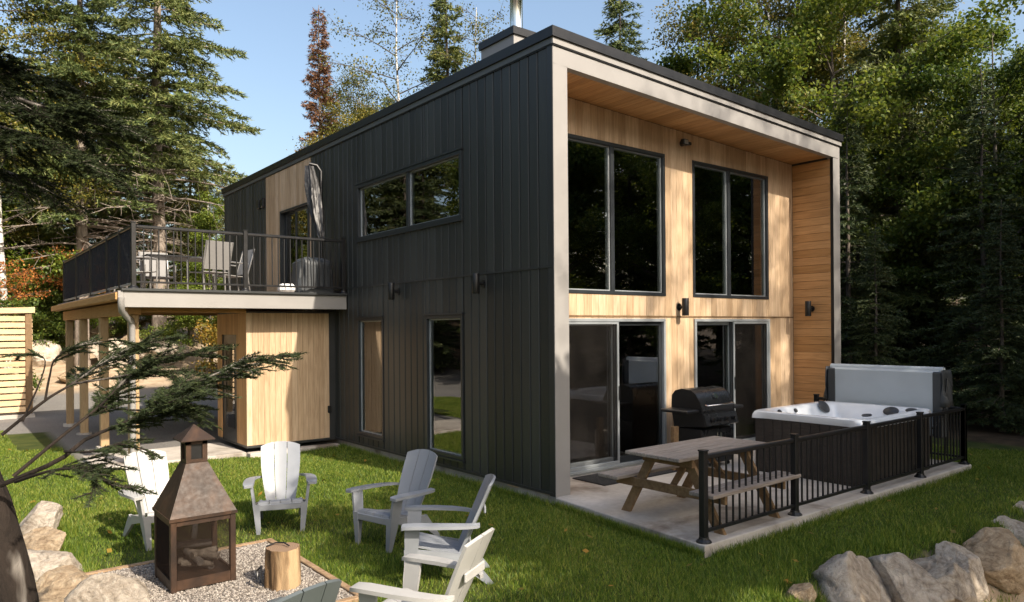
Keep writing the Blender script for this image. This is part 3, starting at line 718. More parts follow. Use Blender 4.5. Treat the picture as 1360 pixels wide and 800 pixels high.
chair('garden_chair', 'white plastic slatted garden chair behind the steel fireplace', (-3.98,1.60,G), face(.14,-.99), 'resin_white')
chair('garden_chair', 'pale garden chair facing the camera before the cedar wall', (-2.84,1.26,G), face(-.36,-.93), 'resin')
chair('garden_chair', 'pale garden chair nearest the charcoal wall and tall window', (-2.14,-.03,G), face(-.97,-.25), 'resin')
chair('garden_chair', 'pale garden chair half hidden behind the nearest white chair', (-2.36,-1.25,G), face(-.84,.54), 'resin')
chair('garden_chair', 'white garden chair nearest the camera seen from behind its back', (-3.29,-2.47,G), face(-.5,.87), 'resin_white')
chair('garden_chair', 'dark grey garden chair cut off by the bottom of the frame', (-4.42,-2.66,G), face(-.27,.96), 'resin_dark')

# ------------------------------------------------------------------ fireplace
FX, FY = -4.055, .005
fp = thing('outdoor_fireplace', 'rusty steel outdoor fireplace with pyramid hood and screened sides', 'fireplace', (FX,FY,G))
a, b = .253, .275; hb = .60
m = MB()
for sx in (-1,1):
    for sy in (-1,1): 
        m = MB(); m.rbox(min(sx*a,sx*(a-.045)),min(sy*b,sy*(b-.045)),0,max(sx*a,sx*(a-.045)),max(sy*b,sy*(b-.045)),hb,.003); m.build('leg', M['rust'], fp)
m = MB(); m.box(-a+.046,-b+.004,.05,a-.046,-b+.02,.13); m.box(-a+.046,b-.02,.05,a-.046,b-.004,.13); m.box(-a+.004,-b+.046,.05,-a+.02,b-.046,.13); m.box(a-.02,-b+.046,.05,a-.004,b-.046,.13)
m.box(-a+.02,-b+.02,.09,a-.02,b-.02,.11); m.build('fire_tray', M['rust'], fp)
m = MB(); m.box(-a+.046,-b+.004,hb-.04,a-.046,-b+.02,hb); m.box(-a+.046,b-.02,hb-.04,a-.046,b-.004,hb); m.box(-a+.004,-b+.046,hb-.04,-a+.02,b-.046,hb); m.box(a-.02,-b+.046,hb-.04,a-.004,b-.046,hb); m.build('top_band', M['rust'], fp)
for nm, q in (('front',(-a+.046,-b+.012,.13,a-.046,-b+.014,hb-.04)),('back',(-a+.046,b-.014,.13,a-.046,b-.012,hb-.04)),('l',(-a+.012,-b+.046,.13,-a+.014,b-.046,hb-.04)),('r',(a-.014,-b+.046,.13,a-.012,b-.046,hb-.04))):
    MB().box(*q).build('spark_screen', M['fire_screen' if nm in ('front','r') else 'fire_side'], fp)
def frustum(z0,a0,b0,z1,a1,b1): return [(-a0,-b0,z0),(a0,-b0,z0),(a0,b0,z0),(-a0,b0,z0),(-a1,-b1,z1),(a1,-b1,z1),(a1,b1,z1),(-a1,b1,z1)]
m = MB(); m.hexa(frustum(hb+.001,a+.012,b+.012,hb+.025,a+.012,b+.012)); m.hexa(frustum(hb+.026,a+.006,b+.006,1.02,.088,.088)); m.build('hood', M['rust'], fp)
m = MB(); m.box(-.085,-.085,1.021,.085,.085,1.05)
for sx in (-1,1):
    for sy in (-1,1): m.box(min(sx*.085,sx*.045),min(sy*.085,sy*.045),1.05,max(sx*.085,sx*.045),max(sy*.085,sy*.045),1.205)
m.box(-.085,-.085,1.175,.085,.085,1.205); neck = m.build('chimney_neck', M['rust'], fp)
MB().box(-.07,-.07,1.051,.07,.07,1.174).build('vent_screen', M['black'], neck)
m = MB(); m.add([(-.135,-.135,1.207),(.135,-.135,1.207),(.135,.135,1.207),(-.135,.135,1.207),(-.135,-.135,1.215),(.135,-.135,1.215),(.135,.135,1.215),(-.135,.135,1.215),(0,0,1.335)], [(3,2,1,0),(0,1,5,4),(1,2,6,5),(2,3,7,6),(3,0,4,7),(4,5,8),(5,6,8),(6,7,8),(7,4,8)]); m.build('chimney_cap', M['rust'], fp)
M['ash'] = plain('ash_bed', (.06,.052,.046), .95, var=.4, scale=20, bump=.5)
rr = random.Random(5)
for i in range(7):
    an_ = rr.uniform(0,3.14); z0 = .135+.05*(i//3)+.01*i; l = rr.uniform(.12,.17); cx, cy = rr.uniform(-.05,.08), rr.uniform(-.08,.08)
    d = Vector((math.cos(an_),math.sin(an_),rr.uniform(-.1,.25)))*l; q = Vector((FX+cx,FY+cy,G+z0+.02))
    m = MB(); m.tube([q-d, q, q+d], [.03,.034,.028], 8)
    tag(m.build('firewood_log', M['bark'] if i % 3 else M['ash'], None, True), 'charred split log lying inside the steel fireplace', 'log', 'logs inside the fireplace')
# gravel pit with timber border
pit = thing('fire_pit_border', 'square timber border round the gravel under the fireplace', 'border', (0,0,G))
X0, X1, Y0, Y1 = -4.83, -3.16, -1.27, .72
for q in ((X0-.03,Y0-.03,X0+.03,Y1+.03),(X1-.03,Y0-.03,X1+.03,Y1+.03),(X0+.031,Y0-.03,X1-.031,Y0+.03),(X0+.031,Y1-.03,X1-.031,Y1+.03)):
    m = MB(); m.rbox(q[0],q[1],-.08,q[2],q[3],.046,.006); m.build('timber', M['border'], pit)
m = MB(); m.box(X0+.04,Y0+.04,-.1,X1-.04,Y1-.04,.032); gb = m.build('gravel_bed', plain('gravel_dust', (.24,.215,.19), .95, var=.3, scale=30, bump=.6), None, False, (0,0,G)); tag(gb, kind='structure')
rng = np.random.default_rng(4); ng = 14000
gp = np.stack([rng.uniform(X0+.05,X1-.05,ng), rng.uniform(Y0+.05,Y1-.05,ng), np.full(ng, G+.036)], 1)
oct_ = np.array([(1,0,0),(-1,0,0),(0,1,0),(0,-1,0),(0,0,1),(0,0,-1)], float)
of = np.array([(0,2,4),(2,1,4),(1,3,4),(3,0,4),(2,0,5),(1,2,5),(3,1,5),(0,3,5)])
sz = rng.uniform(.006,.016,(ng,1,3))*np.array([1.2,1.0,.75]); an = rng.uniform(0,6.28,ng); jit = rng.uniform(.7,1.3,(ng,6,1))
P = oct_[None]*sz*jit; ca_, sa_ = np.cos(an)[:,None], np.sin(an)[:,None]
P = np.stack([P[...,0]*ca_-P[...,1]*sa_, P[...,0]*sa_+P[...,1]*ca_, P[...,2]], -1)+gp[:,None]
n = N('gravel_stones'); ge = n.n('NewGeometry'); col = n.ramp(ge.outputs['Random Per Island'], [(0,(.10,.085,.07)),(.5,(.22,.19,.165)),(1,(.38,.345,.30))]); M['gravel'] = n.done(n.bsdf(col, .9))
tag(link('gravel', fast_mesh('gravel', P.reshape(-1,3), (of[None]+np.arange(ng)[:,None,None]*6).reshape(-1,3), M['gravel'])), 'grey crushed stone gravel around the fireplace', 'gravel', kind='stuff')
# stump
st = thing('chopping_stump', 'upright sawn log stump standing beside the steel fireplace', 'stump', (-3.535,-.62,G))
prof = []; m = MB(); V = []; nn = 64; rows = 14
for i in range(rows):
    z_ = .01+.335*i/(rows-1)
    for k in range(nn):
        t_ = 2*math.pi*k/nn; r_ = .136*(1+.05*math.sin(3*t_+.5)+.03*math.sin(7*t_+z_*6)+.012*math.sin(19*t_+z_*11)+.05*mnoise.noise(Vector((math.cos(t_)*3.1,math.sin(t_)*3.1,z_*3)))+.025*mnoise.noise(Vector((math.cos(t_)*9,math.sin(t_)*9,z_*6))))*(1.06-.09*z_/.335)*(1 if i < rows-1 else .985)
        V.append((r_*math.cos(t_), r_*math.sin(t_), z_))
m.add(V, [(i*nn+k,i*nn+(k+1)%nn,(i+1)*nn+(k+1)%nn,(i+1)*nn+k) for i in range(rows-1) for k in range(nn)]); m.build('bark', bark('stump_bark', (.06,.034,.018), (.27,.17,.088), (.40,.28,.16), (1,1,.22)), st, True)
n = N('cut_log_end'); v = n.coord('Object'); ln = n.n('VectorMath', operation='LENGTH'); n.l(v, ln.inputs[0]); wv = n.n('TexWave', wave_type='RINGS', rings_direction='Z'); n.l(v, wv.inputs[0]); wv.inputs['Scale'].default_value = 22; wv.inputs['Distortion'].default_value = 3; wv.inputs['Detail'].default_value = 3
cut = n.done(n.bsdf(n.ramp(wv.outputs[1], [(.2,(.15,.09,.055)),(.8,(.27,.18,.11))]), .9))
m = MB(); m.add([(x*.99,y*.99,.344) for x,y,_ in V[-nn:]]+[(0,0,.345)], [(k,(k+1)%nn,nn) for k in range(nn)]); m.build('cut_end', cut, st)
m = MB(); m.tube([(-.11,.08,.352),(-.03,.10,.362),(.02,.03,.37),(.03,-.05,.36)], .006, 6); tag(m.build('fire_poker', M['black'], None, True, (-3.535,-.62,G)), 'thin bent metal hook lying on top of the stump', 'poker')
m = MB(); m.tube([(-.17,.02,.22),(-.19,-.01,.16),(-.175,-.02,.09),(-.20,.02,.10),(-.20,.05,.18),(-.17,.02,.22)], .009, 6); tag(m.build('hanging_hook', M['black'], None, True, (-3.535,-.62,G)), 'dark metal handle hanging on the side of the stump', 'hook')

# ------------------------------------------------------------------ picnic table
pt = thing('picnic_table', 'weathered wooden picnic table with attached benches on the patio', 'table', (.66,-1.56,0), R(1))
hl = .78
for i in range(5):
    y_ = -.35+i*.141; m = MB(); m.rbox(-hl,y_,.685,hl,y_+.136,.722,.006); m.build('tabletop_plank', M['picnic_top'], pt)
for s_ in (-1,1):
    for k in range(2):
        y0 = s_*.60+(-.14 if k == 0 else .003); m = MB(); m.rbox(-hl,y0,.395,hl,y0+.137,.432,.006); m.build('bench_plank', M['picnic_top'], pt)
    xx = s_*.52
    m = MB(); m.rbox(xx-.02,-.70,.30,xx+.02,.70,.393,.006); m.build('bench_beam', M['picnic_leg'], pt)
    m = MB(); m.rbox(xx-.02,-.32,.595,xx+.02,.32,.683,.006); m.build('top_cleat', M['picnic_leg'], pt)
    for q in (-1,1):
        m = MB(); x0, x1 = (xx+.021*s_*-1, xx-.060*s_); x0, x1 = min(x0,x1), max(x0,x1)
        m.hexa([(x0,q*.66,0),(x1,q*.66,0),(x1,q*.545,0),(x0,q*.545,0),(x0,q*.27,.683),(x1,q*.27,.683),(x1,q*.155,.683),(x0,q*.155,.683)]); m.build('leg', M['picnic_leg'], pt)
    m = MB(); m.hexa([(s_*.46,-.04,.345),(s_*.46,.04,.345),(s_*.43,.04,.36),(s_*.43,-.04,.36),(s_*.12,-.04,.683),(s_*.12,.04,.683),(s_*.07,.04,.683),(s_*.07,-.04,.683)]); m.build('brace', M['picnic_leg'], pt)
# ------------------------------------------------------------------ barbecue
M['bbq'] = plain('enamel_black', (.016,.017,.019), .28, 0, .6, .1, 4, .02)
bq = thing('gas_barbecue', 'black gas barbecue with round hood on the patio by the doors', 'barbecue', (3.02,.16,0))
hood = [(-.26,.80),(-.265,.86),(-.23,.95),(-.16,1.05),(-.08,1.105),(.08,1.12),(.19,1.09),(.25,1.02),(.26,.90),(.26,.80)]
m = MB(); n_ = len(hood); m.add([(-.36,y,z_) for y,z_ in hood]+[(.36,y,z_) for y,z_ in hood], [tuple(range(n_)), tuple(range(2*n_-1,n_-1,-1))]+[(i,(i+1)%n_,(i+1)%n_+n_,i+n_) for i in range(n_)]); hd = m.build('hood', M['bbq'], bq, True)
MB().tube([(-.30,-.27,.90),(-.30,-.315,.895),(.30,-.315,.895),(.30,-.27,.90)], .013, 8).build('hood_handle', M['steel'], hd, True)
MB().tube([(0,-.205,1.005),(0,-.222,1.016)], .045, 20).build('badge', M['steel'], hd)
for sx in (-1,1):
    m = MB(); pr = [(y*1.02,z_) for y,z_ in hood]; m.add([(sx*.362,y,z_) for y,z_ in pr]+[(sx*.385,y,z_) for y,z_ in pr], [tuple(range(n_)), tuple(range(2*n_-1,n_-1,-1))]+[(i,(i+1)%n_,(i+1)%n_+n_,i+n_) for i in range(n_)]); m.build('hood_end', M['black'], bq, True)
    m = MB(); m.rbox(min(sx*.39,sx*.66),-.24,.80,max(sx*.39,sx*.66),.24,.845,.012); m.build('side_shelf', M['black'], bq)
m = MB(); m.hexa([(-.36,-.30,.60),(.36,-.30,.60),(.36,.24,.56),(-.36,.24,.56),(-.385,-.27,.798),(.385,-.27,.798),(.385,.26,.798),(-.385,.26,.798)]); m.build('firebox', M['black'], bq)
m = MB(); m.hexa([(-.37,-.345,.62),(.37,-.345,.62),(.37,-.302,.60),(-.37,-.302,.60),(-.37,-.300,.775),(.37,-.300,.775),(.37,-.275,.775),(-.37,-.275,.775)]); cp = m.build('control_panel', M['bbq'], bq)
for i in range(4): MB().tube([(-.24+i*.16,-.325,.70),(-.24+i*.16,-.365,.692)], .03, 14).build('knob', M['steel' if i < 0 else 'black'], cp)
m = MB(); m.rbox(-.35,-.24,.06,.35,.22,.558,.008); m.build('cabinet', M['black'], bq)
for i in range(2): 
    d_ = MB().rbox(-.345+i*.348,-.258,.08,-.003+i*.348,-.242,.545,.004).build('cabinet_door', M['bbq'], bq); MB().tube([(-.04+i*.08,-.28,.35),(-.04+i*.08,-.28,.50)], .008, 8).build('door_handle', M['steel'], bq)
for sx in (-.3,.3):
    for sy in (-.2,.18): MB().tube([(sx-.015,sy,.03),(sx+.015,sy,.03)], .03, 12).build('wheel', M['black'], bq)
cb = thing('concrete_block', 'grey hollow concrete block standing beside the barbecue', 'block', (2.50,.02,0))
m = MB(); m.box(-.10,-.09,0,.10,.09,.03); m.box(-.10,-.09,.36,.10,.09,.39); m.box(-.10,-.09,.03,-.07,.09,.36); m.box(.07,-.09,.03,.10,.09,.36); m.box(-.07,-.09,.16,.07,.09,.19)
m.build('block', plain('cinder', (.40,.34,.27), .95, var=.15, scale=30, bump=.4), cb)
bk = thing('wooden_post_offcut', 'short brown timber board leaning beside the concrete block', 'board', (2.33,.12,0)); MB().rbox(-.055,-.03,0,.055,.03,.62,.006).build('board', M['picnic_leg'], bk)
m = MB(); m.rbox(-.75,-.30,.002,.75,.30,.016,.004); tag(m.build('door_mat', plain('mat_fibre', (.016,.016,.018), .95, var=.3, scale=60, bump=.6), None, False, (1.62,.35,0)), 'dark rectangular door mat in front of the left sliding door', 'mat')

# ------------------------------------------------------------------ hot tub
M['tub_white'] = plain('acrylic_shell', (.74,.77,.81), .22, 0, .6, .05, 3, .02)
tub = thing('hot_tub', 'square hot tub with white acrylic shell and dark brown cabinet', 'hot tub', (4.14,-1.34,0))
hx, hy, tz = 1.0, .80, .84
M['cab'] = timber('tub_cabinet', (.030,.025,.022), (.055,.046,.04), (1,1,6), .5)
m = MB(); m.box(-hx+.05,-hy+.05,.0,hx-.05,-hy+.08,tz-.10); m.box(-hx+.05,hy-.08,.0,hx-.05,hy-.05,tz-.10); m.box(-hx+.05,-hy+.08,.0,-hx+.08,hy-.08,tz-.10); m.box(hx-.08,-hy+.08,.0,hx-.05,hy-.08,tz-.10); m.build('cabinet', M['cab'], tub)
for i in range(14):
    x_ = -hx+.06+i*(2*hx-.12)/14; m = MB(); m.rbox(x_+.004,-hy+.036,.05,x_+(2*hx-.12)/14-.004,-hy+.049,tz-.11,.004); m.build('cabinet_slat', M['cab'], tub)
for i in range(11):
    y_ = -hy+.06+i*(2*hy-.12)/11; m = MB(); m.rbox(-hx+.036,y_+.004,.05,-hx+.049,y_+(2*hy-.12)/11-.004,tz-.11,.004); m.build('cabinet_slat', M['cab'], tub)
# shell: grid with rounded rectangular rim and moulded basin
nu = 72; rings = []
def sup(t_, ax_, ay_, e): 
    c, s_ = math.cos(t_), math.sin(t_); return (ax_*math.copysign(abs(c)**e, c), ay_*math.copysign(abs(s_)**e, s_))
prof = [(1.0,1.0,-.10,.14),(1.012,1.012,-.05,.14),(1.0,1.0,-.012,.14),(.975,.975,.0,.15),(.90,.88,-.002,.2),(.87,.84,-.012,.24),(.83,.80,-.055,.30),(.78,.75,-.16,.34),(.70,.66,-.30,.38),(.50,.46,-.34,.4),(.44,.40,-.50,.5),(.05,.05,-.52,1)]
V = []
for fx, fy, dz, e in prof:
    for k in range(nu):
        t_ = 2*math.pi*k/nu; x_, y_ = sup(t_, hx*fx, hy*fy, e)
        wob = 0
        if -.45 < dz < -.01: 
            wob = .04*math.cos(6*t_)*min(1,abs(dz)/.1); 
        s_ = 1-wob; V.append((x_*s_, y_*s_, tz+dz))
m = MB(); m.add(V, [(i*nu+k,i*nu+(k+1)%nu,(i+1)*nu+(k+1)%nu,(i+1)*nu+k) for i in range(len(prof)-1) for k in range(nu)]+[tuple((len(prof)-1)*nu+k for k in range(nu))])
sh = m.build('shell', M['tub_white'], tub, True)
M['tub_pad'] = plain('headrest_grey', (.03,.032,.036), .5)
def pad(x_, y_, z_, a_, b_, rz, tilt):
    m = MB(); m.lathe([(.02,-.012),(.07,-.012),(.085,0),(.07,.014),(.0,.018)], 20)
    o = m.build('headrest', M['tub_pad'], sh, True, (x_,y_,z_)); o.scale = (a_,b_,1); o.rotation_euler = (tilt,0,rz)
pad(.62,.60,tz-.05,1.5,1.25,0,R(55)); pad(-.45,-.56,tz+.003,1.2,.6,0,0); pad(.80,-.30,tz-.06,1.3,.9,R(-90),R(50)); pad(.72,-.62,tz-.02,1.0,.8,R(-60),R(20)); pad(-.1,.64,tz-.06,.4,.4,0,R(50)); pad(-.55,.62,tz-.04,.4,.4,0,R(50)); pad(.84,.05,tz-.06,.4,.4,R(-90),R(50)); pad(.84,.3,tz-.06,.4,.4,R(-90),R(50))
m = MB(); V2 = [(*sup(2*math.pi*k/48, hx*.64, hy*.60, .36), tz-.31) for k in range(48)]
n = N('tub_water'); g_ = n.n('BsdfGlass'); 
M['water'] = glass_mat('tub_water_surface', (.80,.90,.95), 1.0, .03)
m.add(V2, [tuple(range(48))]); m.build('water', M['water'], tub)
M['cover'] = plain('vinyl_cover', (.42,.465,.50), .5, 0, .4, .06, 2, .08)
M['cover_dark'] = plain('vinyl_cover_dark', (.045,.05,.055), .5, 0, .4, .15, 4, .15)
cv = thing('hot_tub_cover', 'folded grey hot tub cover standing upright behind the tub', 'cover', (5.36,-1.36,0))
m = MB(); m.rbox(-.10,-.80,.44,-.004,.80,1.36,.03); m.build('cover_panel', M['cover'], cv); m = MB(); m.rbox(.004,-.81,.44,.11,.81,1.35,.03); m.build('cover_panel', M['cover'], cv)
m = MB(); m.tube([(.0,-.82,1.355),(.0,.82,1.355)], .055, 12); m.build('hinge_roll', M['cover'], cv, True)
for s_ in (-1,1):
    m = MB(); y0, y1 = sorted((s_*.70, s_*.835)); m.rbox(-.112,y0,.42,.122,y1,1.345,.02); m.build('cover_edge', M['cover_dark'], cv)
    m = MB(); V = []
    for i in range(6):
        for j in range(7):
            V.append((-.14+.06*i+.012*math.sin(i*2.1+j), s_*(.84+.018*math.sin(i*2.7+j*.8)+.012*j*math.sin(i*1.7)), 1.37-.085*j))
    m.add(V, [(i*7+j,i*7+j+1,(i+1)*7+j+1,(i+1)*7+j) for i in range(5) for j in range(6)])
    o = m.build('cover_skirt', M['cover_dark'], cv, True); sd_ = o.modifiers.new('solid', 'SOLIDIFY'); sd_.thickness = .006
for s_ in (-.86,.86):
    m = MB(); m.tube([(-.5,s_,.60),(-.1,s_,.75),(0,s_,1.25)], .014, 8); m.build('lifter_arm', M['black'], cv, True)
# ------------------------------------------------------------------ things on the deck
M['sling'] = plain('sling_fabric', (.20,.195,.19), .7, var=.06, scale=40)
M['chair_metal'] = plain('chair_aluminium', (.30,.29,.28), .35, .6)
def deck_chair(label, loc, rz):
    t = thing('patio_chair', label, 'chair', loc, rz, 'sling chairs on the deck')
    for s_ in (-1,1):
        MB().tube([(s_*.27,-.24,0),(s_*.27,-.25,.62),(s_*.27,-.10,.64),(s_*.27,.20,.62)], .014, 7).build('arm_frame', M['chair_metal'], t, True)
        MB().tube([(s_*.24,.26,0),(s_*.25,.20,.42),(s_*.25,.34,.92)], .014, 7).build('back_frame', M['chair_metal'], t, True)
    MB().tube([(-.24,-.25,.40),(.24,-.25,.40)], .012, 7).build('stretcher', M['chair_metal'], t, True)
    MB().strip([(-.25,.41),(-.1,.40),(.1,.385),(.19,.40)], lambda i: -.24, lambda i: .24, .012).build('seat', M['sling'], t, True)
    MB().strip([(.20,.44),(.235,.56),(.28,.70),(.34,.92)], lambda i: -.235, lambda i: .235, .012).build('backrest', M['sling'], t, True)
deck_chair('pale sling chair on the deck with its back to the railing', (-1.92,7.0,DZ), face(-.25,.95))
deck_chair('pale sling chair on the deck seen side on beside the house', (-1.30,7.75,DZ), face(-.98,-.1))
deck_chair('sling chair at the mesh screened end of the deck', (-3.0,7.55,DZ), face(.95,.2))
deck_chair('sling chair on the far side of the deck table', (-2.35,8.9,DZ), face(.0,-1))
t = thing('deck_table', 'dark rectangular dining table on the raised deck', 'table', (-2.2,7.95,DZ))
MB().rbox(-.62,-.42,.69,.62,.42,.72,.008).build('tabletop', M['black'], t)
for sx in (-.55,.55):
    for sy in (-.36,.36): MB().tube([(sx,sy,0),(sx,sy,.69)], .022, 8).build('leg', M['chair_metal'], t)
n = N('umbrella_cover_fabric'); v = n.coord('Object', (1,1,.5)); f = n.noise(v, 9, 5, .6, 1.2); M['silver'] = n.done(n.bsdf(n.ramp(f, [(.38,(.012,.012,.013)),(.62,(.055,.054,.053))]), .42, 0, .35, f, .3, .02))
t = thing('covered_umbrella', 'closed patio umbrella in a wrinkled silver cover on the deck', 'umbrella', (-.36,6.12,DZ))
m = MB(); V = []; nr, nk = 40, 48
for i in range(nr):
    s_ = i/(nr-1); z_ = .98+1.36*s_; cx = .0-.02*s_; cy = -.36+.48*s_; r_ = .018+.100*math.sin(math.pi*min(1,.06+s_*.80))**.8
    for k in range(nk):
        a_ = 2*math.pi*k/nk; fo = .16*math.sin(5*a_+1.5*math.sin(s_*5))+.07*math.sin(11*a_-s_*8)+.10*mnoise.noise(Vector((2*math.cos(a_),2*math.sin(a_),s_*9)))+.10*abs(mnoise.noise(Vector((3*math.cos(a_),3*math.sin(a_),s_*16)))); q = r_*(1+fo); V.append((cx+q*math.cos(a_), cy+q*math.sin(a_), z_))
m.add(V, [(i*nk+k,i*nk+(k+1)%nk,(i+1)*nk+(k+1)%nk,(i+1)*nk+k) for i in range(nr-1) for k in range(nk)]+[tuple(range(nk)), tuple((nr-1)*nk+k for k in range(nk))]); m.build('cover', M['silver'], t, True)
MB().tube([(.16,.02,0),(.16,.02,2.25),(.10,.06,2.36),(-.03,.10,2.38)], .03, 10).build('pole', M['black'], t, True)
MB().rbox(-.08,-.32,0,.36,.34,.06,.02).build('base', M['black'], t)
def lump(name, label, cat, loc, sx, sy, sz, mat, seed):
    m = MB(); V = []; nr, nk = 14, 22
    for i in range(nr):
        s_ = i/(nr-1); z_ = sz*min(1, s_*1.15) if s_ < .87 else sz
        q = (1.0-.12*s_) if s_ < .8 else max(.02, (1-s_)/.2*.9)
        for k in range(nk):
            a_ = 2*math.pi*k/nk; x_, y_ = sup(a_, sx*q, sy*q, .45); wv_ = 1+.05*math.sin(5*a_+seed+s_*4)+.04*math.sin(11*a_-s_*7+seed); V.append((x_*wv_, y_*wv_, z_+.03*math.sin(3*a_+seed)*s_))
    m.add(V, [(i*nk+k,i*nk+(k+1)%nk,(i+1)*nk+(k+1)%nk,(i+1)*nk+k) for i in range(nr-1) for k in range(nk)]+[tuple((nr-1)*nk+k for k in range(nk))]); o = m.build(name, mat, None, True, loc); return tag(o, label, cat)
lump('covered_grill', 'low bulky thing under a dark cover at the deck railing corner', 'cover', (-.50,5.88,DZ), .34,.26,.62, M['cover_dark'], 2)
m = MB(); m.rbox(-.14,-.10,0,.14,.10,.16,.05); tag(m.build('white_bag', M['white'], None, False, (-.98,5.82,DZ)), 'small white bag lying on the deck by the railing', 'bag')
# ------------------------------------------------------------------ slatted shed
sh_ = thing('slatted_shed', 'open slatted wooden shed with sloping top at the left edge', 'shed', (-3.85,15.0,-.10))
MB().rbox(-.14,-.02,.10,0,.12,2.66,.01).build('post', M['picnic_leg'], sh_); MB().rbox(-2.4,-.02,.10,-2.26,.12,2.5,.01).build('post', M['picnic_leg'], sh_)
MB().rbox(-.14,1.6,.10,0,1.74,2.55,.01).build('post', M['picnic_leg'], sh_)
for i in range(15):
    z_ = .16+i*.158; m = MB(); m.rbox(-2.42,-.045,z_,-.145,-.022,z_+.125,.004); m.build('slat', M['shed_slat'], sh_)
    m = MB(); m.rbox(.002,.13,z_,.024,1.58,z_+.125,.004); m.build('slat', M['shed_slat'], sh_)
m = MB(); m.hexa([(-2.5,-.06,2.50),(.06,-.06,2.58),(.06,1.8,2.58),(-2.5,1.8,2.50),(-2.5,-.06,2.62),(.06,-.06,2.72),(.06,1.8,2.72),(-2.5,1.8,2.62)]); m.build('roof', M['shed_slat'], sh_)
MB().rbox(-2.45,-.05,-.25,.05,1.8,.095,.01).build('plinth', M['concrete'], sh_)
# ------------------------------------------------------------------ boulders
def boulder_mat(name, a, b, c):
    n = N(name); v = n.coord('Object'); f = n.noise(v, 2.0, 8, .68, 1.2); g = n.noise(v, 7, 8, .72, .4); h = n.noise(v, 60, 4)
    col = n.ramp(f, [(.30,a),(.50,b),(.70,c)]); col = n.mix(.7, col, n.ramp(g, [(.33,(.38,.35,.32)),(.48,(.85,.83,.8)),(.66,(1.15,1.13,1.1))]), 'MULTIPLY')
    vd = n.n('VectorMath', operation='ADD'); n.l(v, vd.inputs[0]); nn_ = n.n('TexNoise'); n.l(v, nn_.inputs['Vector']); nn_.inputs['Scale'].default_value = 2.5; nn_.inputs['Detail'].default_value = 5
    sc_ = n.n('VectorMath', operation='SCALE'); n.l(nn_.outputs[1], sc_.inputs[0]); sc_.inputs['Scale'].default_value = .5; n.l(sc_.outputs[0], vd.inputs[1])
    vo = n.n('TexVoronoi', feature='DISTANCE_TO_EDGE'); n.l(vd.outputs[0], vo.inputs['Vector']); vo.inputs['Scale'].default_value = 1.1
    cr = n.ramp(vo.outputs['Distance'], [(.0,(.35,.33,.30)),(.035,(1,1,1))]); col = n.mix(.22, col, cr, 'MULTIPLY')
    hgt = n.mth('ADD', n.mth('ADD', g, n.mth('MULTIPLY', h, .35)), n.mth('MULTIPLY', n.mth('MINIMUM', vo.outputs['Distance'], .05), 2.5))
    return n.done(n.bsdf(col, .85, 0, .25, hgt, .9, .05))
BM = [boulder_mat('granite_beige', (.22,.15,.09), (.48,.37,.25), (.62,.52,.40)), boulder_mat('granite_grey', (.24,.19,.14), (.47,.41,.34), (.62,.56,.48)), boulder_mat('granite_pale', (.32,.26,.20), (.56,.49,.41), (.66,.61,.54))]
def boulder_mesh(seed, mat):
    rr = random.Random(seed); b = bmesh.new(); bmesh.ops.create_icosphere(b, subdivisions=5, radius=1)
    planes = []
    for i in range(24):
        n_ = Vector((rr.gauss(0,1),rr.gauss(0,1),rr.gauss(0,.8))).normalized(); planes.append((n_, rr.uniform(.50,.82)))
    off = Vector((seed*3.1,seed*1.7,seed*.9))
    for v_ in b.verts:
        p = v_.co.copy()
        for n_, c in planes:
            d = p.dot(n_)
            if d > c: p -= n_*(d-c)*1.0
        p *= 1+.03*mnoise.noise(p*1.6+off)+.025*mnoise.noise(p*4.3+off)+.018*mnoise.noise(p*11+off)+.008*mnoise.noise(p*26+off)
        q = abs(mnoise.noise(p*1.9+off*1.3)); p *= 1-.055*max(0,.07-q)/.07; q = abs(mnoise.noise(p*4.1+off*2.3)); p *= 1-.022*max(0,.09-q)/.09
        v_.co = p
    me = bpy.data.meshes.new('boulder'); b.to_mesh(me); b.free(); me.materials.append(mat)
    me.polygons.foreach_set('use_smooth', [True]*len(me.polygons)); return me
BOULD = [boulder_mesh(s, BM[s % 3]) for s in range(9)]
def boulder(i, x, y, s, rot, label, group, dz=0.0, zc=None):
    o = link('boulder', BOULD[i % 9], None, (x, y, zc if zc is not None else float(gz(x,y))+dz+s[2]*.35), rot); o.scale = s
    return tag(o, label, 'boulder', group)
gr = 'boulders edging the right side of the lawn'
boulder(1, .52,-3.30,(0.69,0.52,0.52), (0,.1,.3), 'big pale grey faceted boulder at the bottom edge beside the lawn', gr, zc=-.44)
boulder(4, 1.02,-3.52,(0.56,0.43,0.47), (.1,0,1.2), 'grey angular boulder leaning behind the big pale one', gr, zc=-.36)
boulder(7, 1.30,-3.72,(0.38,0.34,0.38), (0,.2,2.0), 'smaller rounded tan boulder in the middle of the right hand row', gr, zc=-.36)
boulder(2, 1.72,-3.68,(0.49,0.33,0.33), (0,.15,.5), 'long beige boulder with dark flank in the right hand row', gr, zc=-.36)
boulder(0, 2.35,-3.82,(0.57,0.39,0.35), (.1,.1,-.3), 'large sunlit tan boulder at the right edge of the frame', gr, zc=-.32)
boulder(5, 3.3,-3.66,(0.54,0.36,0.27), (0,0,.9), 'low pale boulder beyond the large tan one', gr, zc=-.26)
boulder(8, 4.2,-3.55,(0.38,0.29,0.22), (0,.1,.2), 'small pale boulder furthest along the right hand row', gr, zc=-.20)
boulder(3, -.45,-3.36,(0.22,0.18,0.13), (0,0,.2), 'small pale stone sunk in the grass at the left end of the right hand row', gr, zc=-.12)
rr = random.Random(8)
